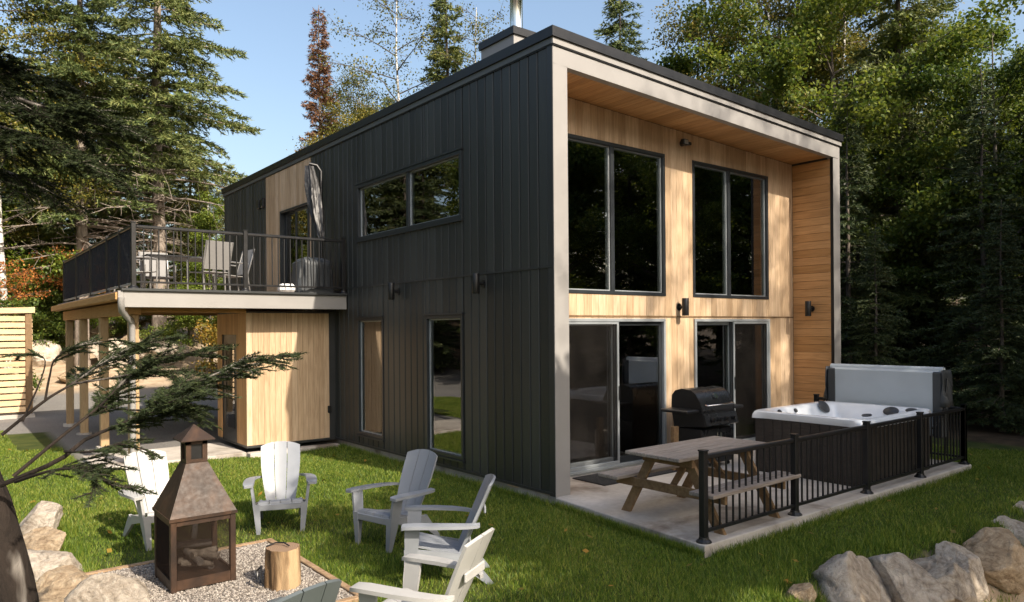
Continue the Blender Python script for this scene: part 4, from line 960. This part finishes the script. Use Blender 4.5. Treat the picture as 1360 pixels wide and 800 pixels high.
for k_ in range(14):
    x_, y_ = rr.uniform(1.0,6.5), rr.uniform(-5.2,-4.2); s_ = rr.uniform(.06,.17)
    boulder(rr.randrange(9), x_, y_, (s_*1.3,s_,s_*.8), (0,0,rr.uniform(0,6)), 'small loose stone on the sandy ground below the boulders', 'loose stones on the sand')
gl = 'boulders in the left foreground'
boulder(2, -4.93,2.45,(0.32,0.27,0.27), (0,0,.4), 'rounded tan boulder furthest up beside the tree trunk', gl, 0.00)
boulder(6, -4.98,1.62,(0.32,0.27,0.23), (0,0,1.1), 'flat topped tan boulder second from the far end by the trunk', gl, -0.01)
boulder(5, -5.06,.98,(0.38,0.35,0.27), (0,.1,2.1), 'pale smooth boulder in the middle beside the tree trunk', gl, -0.01)
boulder(0, -4.98,.12,(0.44,0.35,0.26), (0,0,.7), 'broad low tan boulder at the bottom left corner', gl, -0.05)
boulder(1, -4.66,-.22,(0.38,0.32,0.26), (0,.1,-.4), 'blue grey boulder touching the gravel border', gl, -0.07)
rr = random.Random(21)
for k_ in range(22):
    x_, y_ = rr.uniform(-5,7), rr.uniform(20.5,30); s_ = rr.uniform(.35,1.1)
    boulder(rr.randrange(9), x_, y_, (s_*1.3,s_,s_*.7), (0,0,rr.uniform(0,6)), 'sunlit pale boulder on the slope behind the house', 'boulders on the far slope')
# ------------------------------------------------------------------ interior furniture
M['sofa'] = plain('sofa_fabric', (.10,.10,.105), .9, var=.2, scale=30, bump=.3)
t = thing('sofa', 'dark sofa with cushion just inside the left sliding door', 'sofa', (1.15,1.75,.018))
MB().rbox(-.55,-.45,.10,.55,.45,.42,.06).build('seat', M['sofa'], t); MB().rbox(-.72,-.45,.08,-.56,.45,.62,.05).build('arm', M['sofa'], t); MB().rbox(.56,-.45,.08,.72,.45,.62,.05).build('arm', M['sofa'], t); MB().rbox(-.55,.46,.10,.55,.62,.85,.05).build('backrest', M['sofa'], t)
m = MB(); m.rbox(-.22,-.07,-.2,.22,.07,.2,.06); tag(m.build('cushion', M['sling'], None, True, (.95,1.55,.66), (.3,.5,.2)), 'pale grey cushion resting on the dark sofa indoors', 'cushion')
t = thing('dining_table', 'wooden dining table indoors behind the left sliding door', 'table', (3.4,3.3,.018))
MB().rbox(-.85,-.45,.72,.85,.45,.76,.01).build('tabletop', M['shed_slat'], t)
for sx in (-.75,.75):
    for sy in (-.38,.38): MB().rbox(sx-.03,sy-.03,0,sx+.03,sy+.03,.72,.004).build('leg', M['black'], t)
for k_, (x_, y_, a_) in enumerate(((2.3,3.3,R(-90)),(3.0,2.6,R(180)),(3.8,2.6,R(180)))):
    t = thing('dining_chair', ['dark dining chair indoors at the end of the table','dark dining chair indoors on the near left of the table','dark dining chair indoors on the near right of the table'][k_], 'chair', (x_,y_,.018), a_)
    MB().rbox(-.21,-.21,.44,.21,.21,.48,.01).build('seat', M['black'], t); MB().rbox(-.21,.19,.50,.21,.22,.90,.01).build('backrest', M['black'], t)
    for sx in (-.18,.18):
        for sy in (-.18,.18): MB().tube([(sx,sy,0),(sx,sy,.44)], .016, 6).build('leg', M['picnic_leg'], t)
t = thing('television', 'dark flat screen on the grey wall indoors', 'television', (4.3,6.38,1.55)); MB().rbox(-.75,-.05,-.42,.75,0,.42,.01).build('screen', M['bbq'], t)
t = thing('wall_heater', 'white louvred unit seen through the right sliding door', 'heater', (4.02,1.35,.62)); MB().rbox(-.13,-.09,0,.13,.09,.52,.02).build('body', M['white'], t)
for i in range(5): MB().box(-.09,-.094,.10+i*.08,.09,-.0905,.15+i*.08).build('louvre', M['black'], t)
MB().rbox(-.12,-.08,-.60,.12,.08,-.001,.01).build('stand', M['sofa'], t)
t = thing('kitchen_counter', 'pale kitchen counter indoors behind the right sliding door', 'counter', (5.3,3.2,.018)); MB().rbox(-.9,-.35,0,.9,.35,.88,.01).build('cabinet', M['inner'], t); MB().rbox(-.93,-.38,.882,.93,.38,.92,.006).build('worktop', M['white'], t)
# ------------------------------------------------------------------ trees
def leaves(name, base, d, s, L_, w_, mat):
    "pointed leaves: base (n,3), direction d, side s, length, width -> two folded triangles each"
    L_ = L_[:,None]; w_ = w_[:,None]; n = len(base)
    mid = base+d*L_*.45; tip = base+d*L_
    V = np.stack([base, mid+s*w_*.5, tip, mid-s*w_*.5], 1).reshape(-1,3); F = np.arange(n*4).reshape(-1,4)
    return fast_mesh(name, V, F, mat)
def tris(name, base, d, s, L_, w_, mat):
    L_ = L_[:,None]; w_ = w_[:,None]; n = len(base)
    V = np.stack([base+s*w_*.5, base-s*w_*.5, base+d*L_], 1).reshape(-1,3); return fast_mesh(name, V, np.arange(n*3).reshape(-1,3), mat)
def unit(a): return a/np.maximum(1e-9, np.linalg.norm(a, axis=-1, keepdims=True))
def spruce(seed, H, Rm, z0, nmat, bmat, dens=1.0, tuft=.12, tw=.030, dead_to=None, spacing=.30, droop=1.0):
    rg = np.random.default_rng(seed); wood = MB()
    wood.tube([(0.03*math.sin(i*1.3),0.03*math.cos(i*1.7),H*i/9) for i in range(10)], [max(.012, H*.0125*(1-i/9.3)) for i in range(10)], 9)
    wood.tube([(0,0,-.6),(0,0,.25)], [H*.018, H*.0126], 9)
    BB=[];DD=[]; z_ = dead_to if dead_to else z0
    lv = []
    z = z0
    while z < H*.985: lv.append(z); z += spacing*rg.uniform(.7,1.3)*(1 if z < H*.7 else .7)
    for z in lv:
        t = (z-z0)/(H-z0); nb_ = rg.integers(4,7)
        for k in range(nb_):
            a = rg.uniform(0,2*math.pi); Lb = Rm*((1-t)**.85)*rg.uniform(.6,1.12)*(.65+.35*min(1,t/.12))+.12
            ca_, sa_ = math.cos(a), math.sin(a); up_ = .12+.75*max(0,t-.55)
            ss = np.linspace(0,1,6); r_ = Lb*ss; dz = Lb*(up_*ss-(.52*droop)*ss**2+.26*ss**3)
            P = np.stack([r_*ca_, r_*sa_, z+dz], 1)
            dead = dead_to is not None and z < dead_to and rg.random() < .80
            wood.tube(P, [max(.004,.014*Lb*(1-.85*q)) for q in ss], 4 if not dead else 5, False)
            if dead:
                for _ in range(7):
                    q = rg.uniform(.3,1); p = np.array([np.interp(q, ss, P[:,j]) for j in range(3)]); dd = unit(np.array([ca_,sa_,0])*.6+rg.normal(0,.6,3)); ll = rg.uniform(.2,.6)*Lb*.5
                    wood.tube([p, p+dd*ll*.5+rg.normal(0,.03,3), p+dd*ll], [.008,.006,.003], 3, False)
                continue
            nt_ = int(max(4, Lb*21*dens)); q = rg.uniform(.04,1,nt_)**.75; 
            p = np.stack([np.interp(q, ss, P[:,j]) for j in range(3)], 1)
            sd_ = np.where(rg.random(nt_) < .5, -1, 1)[:,None]
            side_ = np.array([-sa_,ca_,0])[None]; out = np.array([ca_,sa_,0])[None]
            td = unit(out*rg.uniform(.5,1.0,(nt_,1))+side_*sd_*rg.uniform(.35,1.0,(nt_,1))+np.array([0,0,1])[None]*rg.uniform(-.45,.12,(nt_,1)))
            tl = (Lb*.30*(1.15-q)+.10)*rg.uniform(.6,1.2,nt_)
            m_ = np.maximum(3,(tl/.032).astype(int)); idx = np.repeat(np.arange(nt_), m_); f = rg.random(len(idx))
            bp = p[idx]+td[idx]*(tl[idx]*f)[:,None]; bp[:,2] -= .18*droop*tl[idx]*f*f
            nd = unit(td[idx]*1.0+rg.normal(0,.48,(len(idx),3))); BB.append(bp); DD.append(nd)
    # leader
    B = np.concatenate(BB); D = np.concatenate(DD); n = len(B)
    S = unit(np.cross(D, rg.normal(0,1,(n,3))))
    cr = tris('crown', B, D, S, rg.uniform(.7,1.3,n)*tuft, rg.uniform(.7,1.3,n)*tw, nmat)
    return wood.mesh('trunk', bmat, True), cr
def broadleaf(seed, H, z0, Rm, nmat, bmat, nleaf=24000, lsize=.11, limbs=26, sub=7, shape='oval', r0=.012, scat=.20, lean=.03):
    rg = np.random.default_rng(seed); wood = MB()
    tx = np.cumsum(rg.normal(0,lean*H/9,10)); ty = np.cumsum(rg.normal(0,lean*H/9,10)); tx -= tx[0]; ty -= ty[0]
    tz_ = np.linspace(0,H*.94,10); TP = np.stack([tx,ty,tz_],1)
    wood.tube(TP, [max(.012,H*r0*(1-.92*i/9)) for i in range(10)], 9); wood.tube([(0,0,-.6),(0,0,.2)], [H*r0*1.5,H*r0*1.02], 9); wood.mi = 1
    pts = []; wts = []
    for i in range(limbs):
        f = (i+rg.random())/limbs; z = z0+(H*.93-z0)*f; a = i*2.4+rg.normal(0,.4)
        if shape == 'oval': L_ = Rm*(.35+.75*math.sin(math.pi*min(1,.18+.80*f)))*rg.uniform(.7,1.1)
        elif shape == 'cone': L_ = Rm*(1.05-.9*f)*rg.uniform(.75,1.1)
        else: L_ = Rm*rg.uniform(.7,1.1)*(1-.4*f)
        base = np.array([np.interp(z,tz_,tx),np.interp(z,tz_,ty),z]); rise = rg.uniform(.25,.75)
        ss = np.linspace(0,1,5); P = base+np.stack([np.cos(a)*L_*ss+rg.normal(0,.05*L_,5)*ss, np.sin(a)*L_*ss+rg.normal(0,.05*L_,5)*ss, L_*(rise*ss-.15*ss**2)],1)
        wood.tube(P, [max(.006,H*r0*.36*(1-f*.6)*(1-.85*q)) for q in ss], 5, False)
        for j in range(sub):
            q = .25+.75*(j+rg.random())/sub; p = np.array([np.interp(q,ss,P[:,c]) for c in range(3)]); d = unit(np.array([math.cos(a+rg.normal(0,.9)),math.sin(a+rg.normal(0,.9)),rg.uniform(-.25,.7)])); l2 = L_*rg.uniform(.22,.5)
            e = p+d*l2; wood.tube([p,(p+e)/2+rg.normal(0,.04*l2,3),e], [.010,.007,.003], 3, False)
            k = 14; g = np.linspace(.1,1,k)[:,None]; pts.append(p+(e-p)*g); wts.append(np.full(k, l2))
    pts = np.concatenate(pts); wts = np.concatenate(wts); wts /= wts.sum()
    # clumps: some twigs carry many leaves, others few
    idx = rg.choice(len(pts), nleaf, p=wts); B = pts[idx]+rg.normal(0,scat,(nleaf,3))*np.array([1,1,.75])
    D = unit(rg.normal(0,.7,(nleaf,3))+np.array([0,0,-.45])); S = unit(np.cross(D, rg.normal(0,.5,(nleaf,3))+np.array([0,0,1.0])))
    return wood.mesh('trunk', [bmat, M['bark']], True), leaves('crown', B, D, S, rg.uniform(.7,1.3,nleaf)*lsize, rg.uniform(.7,1.3,nleaf)*lsize*.72, nmat)
TR = {
 'spruce_big': spruce(1, 19, 3.6, 3.5, M['needle'], M['bark_light'], 1.0, .15, .042, dead_to=6.2),
 'spruce_mid': spruce(2, 14, 2.7, 1.2, M['needle'], M['bark'], 1.1, .14, .040, spacing=.25),
 'fir_dark': spruce(3, 12, 2.6, .5, M['needle_blue'], M['bark'], .9, .15, .046),
 'spruce_slim': spruce(4, 13, 1.45, 1.0, M['needle'], M['bark'], 1.5, .13, .038, droop=.6, spacing=.19),
 'spruce_dead': spruce(5, 14, 1.35, 1.0, M['needle_dead'], M['bark_light'], 1.6, .13, .034, droop=.35, spacing=.17),
 'maple': broadleaf(6, 13, 2.0, 3.4, M['leaf_maple'], M['bark'], 52000, .105),
 'maple_b': broadleaf(7, 11, 1.0, 3.0, M['leaf_bright'], M['bark'], 42000, .105, shape='cone'),
 'birch': broadleaf(8, 15, 4.0, 2.7, M['leaf_birch'], M['bark_birch'], 38000, .085, 30, 7, r0=.008, scat=.25),
 'birch_thin': broadleaf(9, 15, 5.0, 2.0, M['leaf_birch'], M['bark_birch'], 6500, .085, 30, 7, r0=.007, scat=.22),
 'bush': broadleaf(10, 2.6, .1, 1.3, M['leaf_maple'], M['bark'], 9000, .085, 16, 6, r0=.012, scat=.12),
 'bush_autumn': broadleaf(11, 2.4, .1, 1.2, M['leaf_autumn'], M['bark'], 7000, .08, 16, 6, r0=.012, scat=.12),
 'bush_red': broadleaf(12, 3.0, .3, 1.2, M['leaf_red'], M['bark'], 4500, .09, 14, 6, r0=.010, scat=.12),
 'red_maple': broadleaf(15, 6.0, 3.4, 1.6, M['leaf_red'], M['bark'], 2600, .10, 16, 6, r0=.007, scat=.14),
 'shade_high': broadleaf(14, 9.0, 5.0, 1.9, M['leaf_maple'], M['bark'], 42000, .13, 24, 7, scat=.16),
 'shade': broadleaf(13, 15, 2.5, 3.2, M['leaf_maple'], M['bark'], 36000, .13, 30, 7),
}
LABELS = {}
def tree(kind, name, label, x, y, s=1.0, rz=0, group=None, cat='tree', sz=None):
    t = thing(name, label, cat, (x, y, float(gz(x,y))-.02), rz, group); t.scale = (s, s, sz or s)
    a, b = TR[kind]; link('trunk' if cat == 'tree' else 'stem', a, t); link('crown' if cat == 'tree' else 'foliage', b, t); return t
# left of the house
tree('spruce_big', 'spruce_tree', 'tallest spruce behind the deck with bare dead lower branches', .75, 22.6, 1.18, .4)
tree('spruce_big', 'spruce_tree', 'tall spruce left of the deck with a bare grey lower trunk', -1.7, 22.6, 1.02, 2.2)
tree('birch', 'birch_tree', 'yellow green birch in the top left corner', -3.9, 22.0, 1.05, 1.0)
tree('maple_b', 'maple_tree', 'tall bright leafy tree at the left edge behind the slatted shed', -4.0, 24.0, 1.0, .3)
tree('maple', 'maple_tree', 'leafy maple at the left edge behind the shed', -4.6, 26.5, .9, .9)
tree('fir_dark', 'fir_tree', 'dark fir between the two tall spruces behind the deck', -.6, 29.5, 1.05, 1.9)
tree('fir_dark', 'fir_tree', 'dark fir just left of the bare grey spruce trunk', -2.9, 28.0, 1.0, 2.9)
tree('spruce_mid', 'spruce_tree', 'spruce to the right of the tallest one behind the deck', 2.6, 25.5, .72, .8)
tree('maple_b', 'maple_tree', 'lime green young tree behind the deck railing', 2.0, 20.6, .62, .2)
tree('birch', 'birch_tree', 'yellow green birch low behind the deck railing beside the house', 2.9, 23.4, .52, .2)
tree('bush_autumn', 'autumn_bush', 'yellow orange bush behind the deck railing near the house', 2.3, 18.6, 1.25, .5, cat='bush')
tree('maple_b', 'maple_tree', 'low lime green tree behind the tallest spruce trunk', .2, 25.0, .55, 1.7)
tree('red_maple', 'maple_tree', 'young red leaved maple left of the screened deck end', -1.9, 22.0, .70, .5)
tree('red_maple', 'maple_tree', 'young red leaved maple at the far left edge above the shed', -4.3, 19.6, .66, 2.5)
tree('bush', 'green_bush', 'green bush beside the slatted shed at far left', -4.6, 18.5, 1.1, 1.5, cat='bush')
tree('maple_b', 'maple_tree', 'small bright green tree at the left edge just above the shed', -5.3, 21.0, .42, 1.1)
tree('bush', 'green_bush', 'green bush seen behind the posts under the deck', -2.6, 24.5, .9, .5, cat='bush')
tree('bush', 'green_bush', 'green bush under the deck between the left posts', -3.3, 24.0, .9, 2.5, cat='bush')
tree('bush_autumn', 'autumn_bush', 'tan bush on the slope seen under the deck', .8, 27.0, .5, 2.5, cat='bush')
# behind the roof
tree('spruce_dead', 'dead_spruce', 'slender dead reddish brown spruce rising above the roof', 6.9, 22.3, 1.06, .4)
tree('birch', 'birch_tree', 'small yellowish birch beside the dead spruce above the roof', 7.9, 20.6, .76, .5)
tree('spruce_slim', 'spruce_tree', 'short slim spruce above the roof left of the white birch', 8.4, 19.2, .86, .9)
tree('birch', 'birch_tree', 'yellow green birch at the roofline between dead spruce and white birch', 8.9, 22.8, .86, 2.0)
tree('birch_thin', 'birch_tree', 'sparse white trunked birch above the middle of the roof', 9.4, 19.6, 1.2, 1.2)
tree('spruce_slim', 'spruce_tree', 'tall slim olive spruce above the roof left of the chimney', 10.6, 18.3, 1.32, .3)
tree('birch_thin', 'birch_tree', 'bare thin birch just left of the chimney', 11.5, 17.6, 1.05, 2.6)
tree('maple_b', 'maple_tree', 'low yellow green tree at the roofline left of the white birch', 9.4, 22.5, .78, .6)
tree('spruce_mid', 'spruce_tree', 'distant small spruce at the far left end of the roof', 4.3, 30.0, .50, .6)
tree('birch', 'birch_tree', 'distant yellowish tree at the far left end of the roof', 6.3, 31.0, .48, .9)
tree('spruce_mid', 'spruce_tree', 'dark spruce rising right of the chimney', 13.6, 11.6, 1.06, .7)
tree('maple_b', 'maple_tree', 'bright green conical maple above the roof front edge', 15.2, 9.6, 1.22, .4)
tree('birch', 'birch_tree', 'large white trunked birch above the right roof corner', 14.8, 6.2, 1.02, .4)
tree('birch', 'birch_tree', 'yellowing birch behind the right roof corner', 17.4, 7.2, 1.08, 1.9)
tree('birch', 'birch_tree', 'yellow leaved birch between the white trunked birch and the tall spruce', 15.8, 4.6, 1.0, 4.0)
tree('spruce_slim', 'spruce_tree', 'small spruce tip between the dark spruce and bright maple', 15.0, 11.2, .70, 1.9)
# right of the house
tree('maple', 'maple_tree', 'green maple standing right behind the front right post', 13.4, 3.6, .98, .4)
tree('spruce_mid', 'spruce_tree', 'tall dark spruce right of the house', 14.5, 2.4, 1.06, 1.3)
tree('maple', 'maple_tree', 'big dark green maple at the right edge of the frame', 14.8, .2, .74, 2.2)
tree('maple_b', 'maple_tree', 'lighter green tree at the far right edge behind the maple', 19.5, 1.2, .86, 2.2)
tree('fir_dark', 'fir_tree', 'dark fir filling the gap behind the hot tub cover', 10.9, 2.0, .62, 1.2)
tree('fir_dark', 'fir_tree', 'dark fir in the shade at the right edge', 12.0, -.4, .64, 2.9)
tree('fir_dark', 'fir_tree', 'dark fir directly behind the right hand front post', 11.8, 4.2, .70, 2.2)
tree('fir_dark', 'fir_tree', 'low dark fir at the lawn edge behind the patio railing end', 9.9, .9, .36, .5)
tree('fir_dark', 'fir_tree', 'low dark fir at the lawn edge on the far right', 10.6, -1.2, .38, 1.5)
# forest behind
rr = random.Random(3); gf = 'forest trees behind the house'
KN = {'maple':'green maple','fir_dark':'dark fir','birch':'yellowing birch','spruce_mid':'spruce','maple_b':'light green tree'}
for k_ in range(34):
    u = (k_+rr.random())/34; a_ = R(-8+86*u); d = rr.uniform(33,52); x_, y_ = -5.77+d*math.sin(a_), -6.48+d*math.cos(a_); dg = math.degrees(a_)
    kd = rr.choice(['maple','fir_dark','birch','spruce_mid','maple_b']); lim = 1.0
    if 15 < dg < 30: lim = .42
    if dg > 66: lim = .62
    tree(kd, 'forest_tree', 'distant %s in the forest behind the nearer trees' % KN[kd], x_, y_, rr.uniform(.75,1.0)*lim, rr.uniform(0,6), gf)
for k_ in range(20):
    x_, y_ = rr.uniform(13,27), rr.uniform(-5,9); kd = rr.choice(['maple','fir_dark','fir_dark','spruce_mid'])
    if x_ < 15.5: kd = 'fir_dark'
    tree(kd, 'forest_tree', 'shaded %s deep in the wood on the right' % KN[kd], x_, y_, rr.uniform(.6,.8), rr.uniform(0,6), 'shaded wood on the right')
# trees behind and beside the camera that shade the lawn and patio and mirror in the glass
ring = [('shade_high',.9,-9.0,1.0),('shade_high',3.5,-9.4,.98),('shade_high',6.6,-8.2,.80),('shade_high',9.2,-9.4,1.0),('birch_thin',4.6,-15.5,1.3),('birch_thin',8.0,-16.5,1.35),('birch_thin',9.2,-15,1.2),('maple',11.0,-5.8,.72),('maple',14,-5.2,.85),('fir_dark',12.4,-8.5,.95),('maple',10.2,-9.5,.8)]
for k_ in range(16):
    a_ = R(98+ k_*3.4); d = 19+9*(k_*.618 % 1); ring.append((['maple','spruce_mid','fir_dark','maple'][k_ % 4], -5.77+d*math.sin(a_)+3, -6.48+d*math.cos(a_), .85+.25*(k_*.37 % 1)))
for k_ in range(12):
    a_ = R(-60+k_*4.6); d = 20+8*(k_*.618 % 1); ring.append((['maple','spruce_mid','fir_dark'][k_ % 3], -5.77+d*math.sin(a_), -6.48+d*math.cos(a_), .95))
ring += [('fir_dark',-9.5,20,1.1),('spruce_mid',-12,23,1.1),('maple',-8.5,24.5,1.1),('fir_dark',-11,28,1.2),('maple',-14.5,26,1.2),('spruce_mid',-7.5,28,1.1),('fir_dark',-16,31,1.3)]
for k_, (kd, x_, y_, s_) in enumerate(ring):
    tree(kd, 'shade_tree', 'leafy tree standing around the clearing outside the view', x_, y_, s_, k_*1.3, 'trees around the clearing')
# ------------------------------------------------------------------ foreground hemlock with trunk at the left edge
ft = thing('hemlock_tree', 'dark foreground hemlock with lichen spotted trunk and drooping branches', 'tree', (-5.40,-2.86,-.15))
O = Vector((-5.40,-2.86,-.15))
tk = MB(); base_pts = [(-5.33,-2.74,-.30),(-5.36,-2.70,.2),(-5.405,-2.675,.80),(-5.47,-2.645,1.2),(-5.565,-2.60,1.60),(-5.66,-2.54,2.2),(-5.74,-2.48,3.4),(-5.80,-2.42,5.2),(-5.84,-2.4,7.5)]
pts = [Vector(p) for p in base_pts]; nseg = 60; nk = 28; pts = [p+Vector((-.125,.10,0)) for p in pts]
def spl(pts, t):
    n_ = len(pts)-1; i = min(int(t*n_), n_-1); f = t*n_-i
    p0, p1, p2, p3 = pts[max(i-1,0)], pts[i], pts[i+1], pts[min(i+2,n_)]
    return .5*((2*p1)+(p2-p0)*f+(2*p0-5*p1+4*p2-p3)*f*f+(3*p1-p0-3*p2+p3)*f**3)
V = []
for i in range(nseg+1):
    c = spl(pts, i/nseg); r0 = .150*(1-.72*i/nseg)*(1+.15*math.exp(-i/3.0))
    for k in range(nk):
        a_ = 2*math.pi*k/nk; q = Vector((math.cos(a_), math.sin(a_), 0)); r_ = r0*(1+.07*mnoise.noise(Vector((q.x*2.2,q.y*2.2,c.z*3)))+.05*mnoise.noise(Vector((q.x*7,q.y*7,c.z*5)))+.03*mnoise.noise(Vector((q.x*18,q.y*18,c.z*9))))
        V.append(c+q*r_-O)
tk.add(V, [(i*nk+k,i*nk+(k+1)%nk,(i+1)*nk+(k+1)%nk,(i+1)*nk+k) for i in range(nseg) for k in range(nk)])
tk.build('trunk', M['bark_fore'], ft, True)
rg = np.random.default_rng(77)
br = MB(); NB=[];ND=[]
def spray(pa, dd, ll, depth=0):
    "twig with two rows of short needles"
    pa = np.array(pa); dd = unit(np.array(dd)); e = pa+dd*ll+np.array([0,0,-.10*ll])
    br.tube([pa,(pa+e)/2+rg.normal(0,.01*ll,3)+np.array([0,0,.02*ll]),e], [.0030,.0022,.0012], 4, False)
    n_ = int(ll/.0012); f = rg.random(n_)[:,None]; B = pa+(e-pa)*f
    sd_ = np.cross(dd, [0,0,1.0]); sd_ = unit(sd_+1e-6); sg = np.where(rg.random((n_,1)) < .5, -1, 1)
    D = unit(dd*rg.uniform(.25,.8,(n_,1))+sd_*sg*rg.uniform(.5,1.0,(n_,1))+rg.normal(0,.28,(n_,3))); NB.append(B); ND.append(D)
def branch(P, r0, dens=1.0, leafy=(.25,1.0), side_len=.30, sides=True):
    P = [Vector(p) for p in P]; L_ = sum((P[i+1]-P[i]).length for i in range(len(P)-1)); n_ = 18
    Q = [spl(P, i/n_) for i in range(n_+1)]
    br.tube([q-O for q in Q], [max(.0022, r0*(1-.9*i/n_)) for i in range(n_+1)], 7, False)
    cnt = int(L_*30*dens)
    for k in range(cnt):
        t_ = leafy[0]+(leafy[1]-leafy[0])*rg.random(); q = np.array(spl(P, t_)-O); d = np.array((spl(P, min(1,t_+.03))-spl(P, max(0,t_-.03))).normalized())
        sd_ = unit(np.cross(d, [0,0,1.0])); sg = 1 if rg.random() < .5 else -1
        dd = d*rg.uniform(.5,1.1)+sd_*sg*rg.uniform(.3,1.0)+np.array([0,0,rg.uniform(-.35,.15)])
        ll = side_len*rg.uniform(.35,1.0)*(1.15-t_*.6); spray(q, dd, ll)
        if ll > .14:
            for _ in range(int(ll/.05)):
                f = rg.uniform(.2,.95); q2 = q+unit(dd)*ll*f; spray(q2, unit(dd)*.8+unit(np.cross(dd,[0,0,1.0]))*(1 if rg.random()<.5 else -1)*rg.uniform(.4,.9)+rg.normal(0,.12,3), ll*.38)
FB = [([(-5.530,-2.464,1.538),(-5.363,-2.468,1.683),(-5.249,-2.431,1.752),(-5.129,-2.399,1.837),(-4.982,-2.387,1.918),(-4.777,-2.422,1.973)],0.008,1.5,0.35,0.32),
 ([(-5.498,-2.617,1.371),(-5.312,-2.636,1.536),(-5.166,-2.624,1.653),(-5.034,-2.601,1.786),(-4.900,-2.643,1.862),(-4.722,-2.721,1.914)],0.009,1.6,0.3,0.32),
 ([(-5.551,-2.702,1.353),(-5.358,-2.855,1.456),(-5.255,-2.873,1.540),(-5.088,-2.941,1.617),(-4.978,-2.965,1.703),(-4.840,-3.010,1.769),(-4.652,-3.095,1.856),(-4.518,-3.138,1.881)],0.011,2,0.35,0.36),
 ([(-5.501,-2.742,1.368),(-5.389,-2.958,1.433),(-5.300,-3.092,1.442),(-5.215,-3.223,1.391)],0.008,1.5,0.25,0.26),
 ([(-5.363,-2.468,1.683),(-5.346,-2.482,1.795),(-5.321,-2.502,1.882),(-5.217,-2.521,1.940),(-5.067,-2.575,1.959)],0.006,1.2,0.35,0.24),
 ([(-5.456,-2.523,1.598),(-5.362,-2.469,1.865),(-5.463,-2.262,1.898)],0.005,0.5,0.5,0.2),
 ([(-5.166,-2.624,1.653),(-5.056,-2.839,1.645),(-4.923,-2.944,1.661),(-4.838,-3.011,1.619)],0.006,1.4,0.1,0.26),
 ([(-5.249,-2.431,1.752),(-5.153,-2.507,1.769),(-4.984,-2.641,1.803),(-4.842,-2.753,1.813)],0.006,1.3,0.2,0.26),
 ([(-5.336,-2.873,1.494),(-5.267,-3.054,1.509),(-5.170,-3.131,1.539),(-5.074,-3.207,1.507)],0.006,1.2,0.2,0.22),
 ([(-5.764,-1.896,3.416),(-5.562,-2.056,3.229),(-5.359,-2.216,3.116),(-5.185,-2.354,3.077),(-5.046,-2.464,3.020)],0.014,2.2,0.1,0.42),
 ([(-5.765,-2.023,3.197),(-5.569,-2.178,3.015),(-5.400,-2.312,2.941),(-5.245,-2.434,2.868),(-5.161,-2.501,2.813)],0.012,2.2,0.1,0.4),
 ([(-5.763,-1.642,3.495),(-5.519,-1.835,3.395),(-5.397,-1.932,3.354),(-5.259,-2.041,3.294)],0.012,2,0.1,0.36),
 ([(-5.680,-1.963,2.897),(-5.506,-2.100,2.803),(-5.391,-2.192,2.746),(-5.304,-2.260,2.664)],0.01,1.8,0.1,0.34)]
for P, r0, dens, l0, sl in FB: branch(P, r0, dens, (l0, 1.0), sl)
# unseen upper hemlock crown, added and lengthened sunward to shade the branches below
UB=[];UD=[]; rq = np.random.default_rng(9)
for k in range(46):
    z0 = rq.uniform(3.9,6.8); a_ = rq.uniform(0,2*math.pi); 
    if k < 26: a_ = rq.uniform(R(200),R(330))
    L_ = (3.3-.36*(z0-3.9))*rq.uniform(.7,1.05)
    if math.sin(a_) > -.2: L_ *= .30
    if math.cos(a_) > .35: L_ *= .62
    p = np.array([-5.9,-2.38,z0])-np.array(O); d = np.array([math.cos(a_),math.sin(a_),0])
    br.tube([p, p+d*L_*.5+[0,0,.12*L_], p+d*L_+[0,0,.10*L_]], [.018,.012,.004], 5, False)
    n_ = int(1500*L_); f = rq.random(n_)**.7; sd_ = np.array([-d[1],d[0],0]); wd = rq.normal(0,1,n_)*(.12+.26*(1-f))
    B_ = p+d*(L_*f)[:,None]+sd_*wd[:,None]+np.array([0,0,1.0])*(.12*L_*f+rq.normal(0,.05,n_))[:,None]; UB.append(B_)
    UD.append(unit(d*rq.uniform(.3,1,(n_,1))+sd_*np.sign(wd)[:,None]*.7+rq.normal(0,.35,(n_,3))))
UB = np.concatenate(UB); UD = np.concatenate(UD); n_ = len(UB)
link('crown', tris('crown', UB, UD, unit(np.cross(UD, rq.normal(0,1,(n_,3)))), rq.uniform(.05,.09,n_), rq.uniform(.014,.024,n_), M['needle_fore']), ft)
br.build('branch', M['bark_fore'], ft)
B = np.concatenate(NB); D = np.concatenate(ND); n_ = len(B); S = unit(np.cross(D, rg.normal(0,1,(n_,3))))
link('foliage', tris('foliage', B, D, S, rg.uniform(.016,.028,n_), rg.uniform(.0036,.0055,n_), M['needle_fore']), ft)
print('hemlock needles', n_)
print('tri total', sum(len(me.polygons) for me in bpy.data.meshes), 'objects', len(bpy.data.objects))
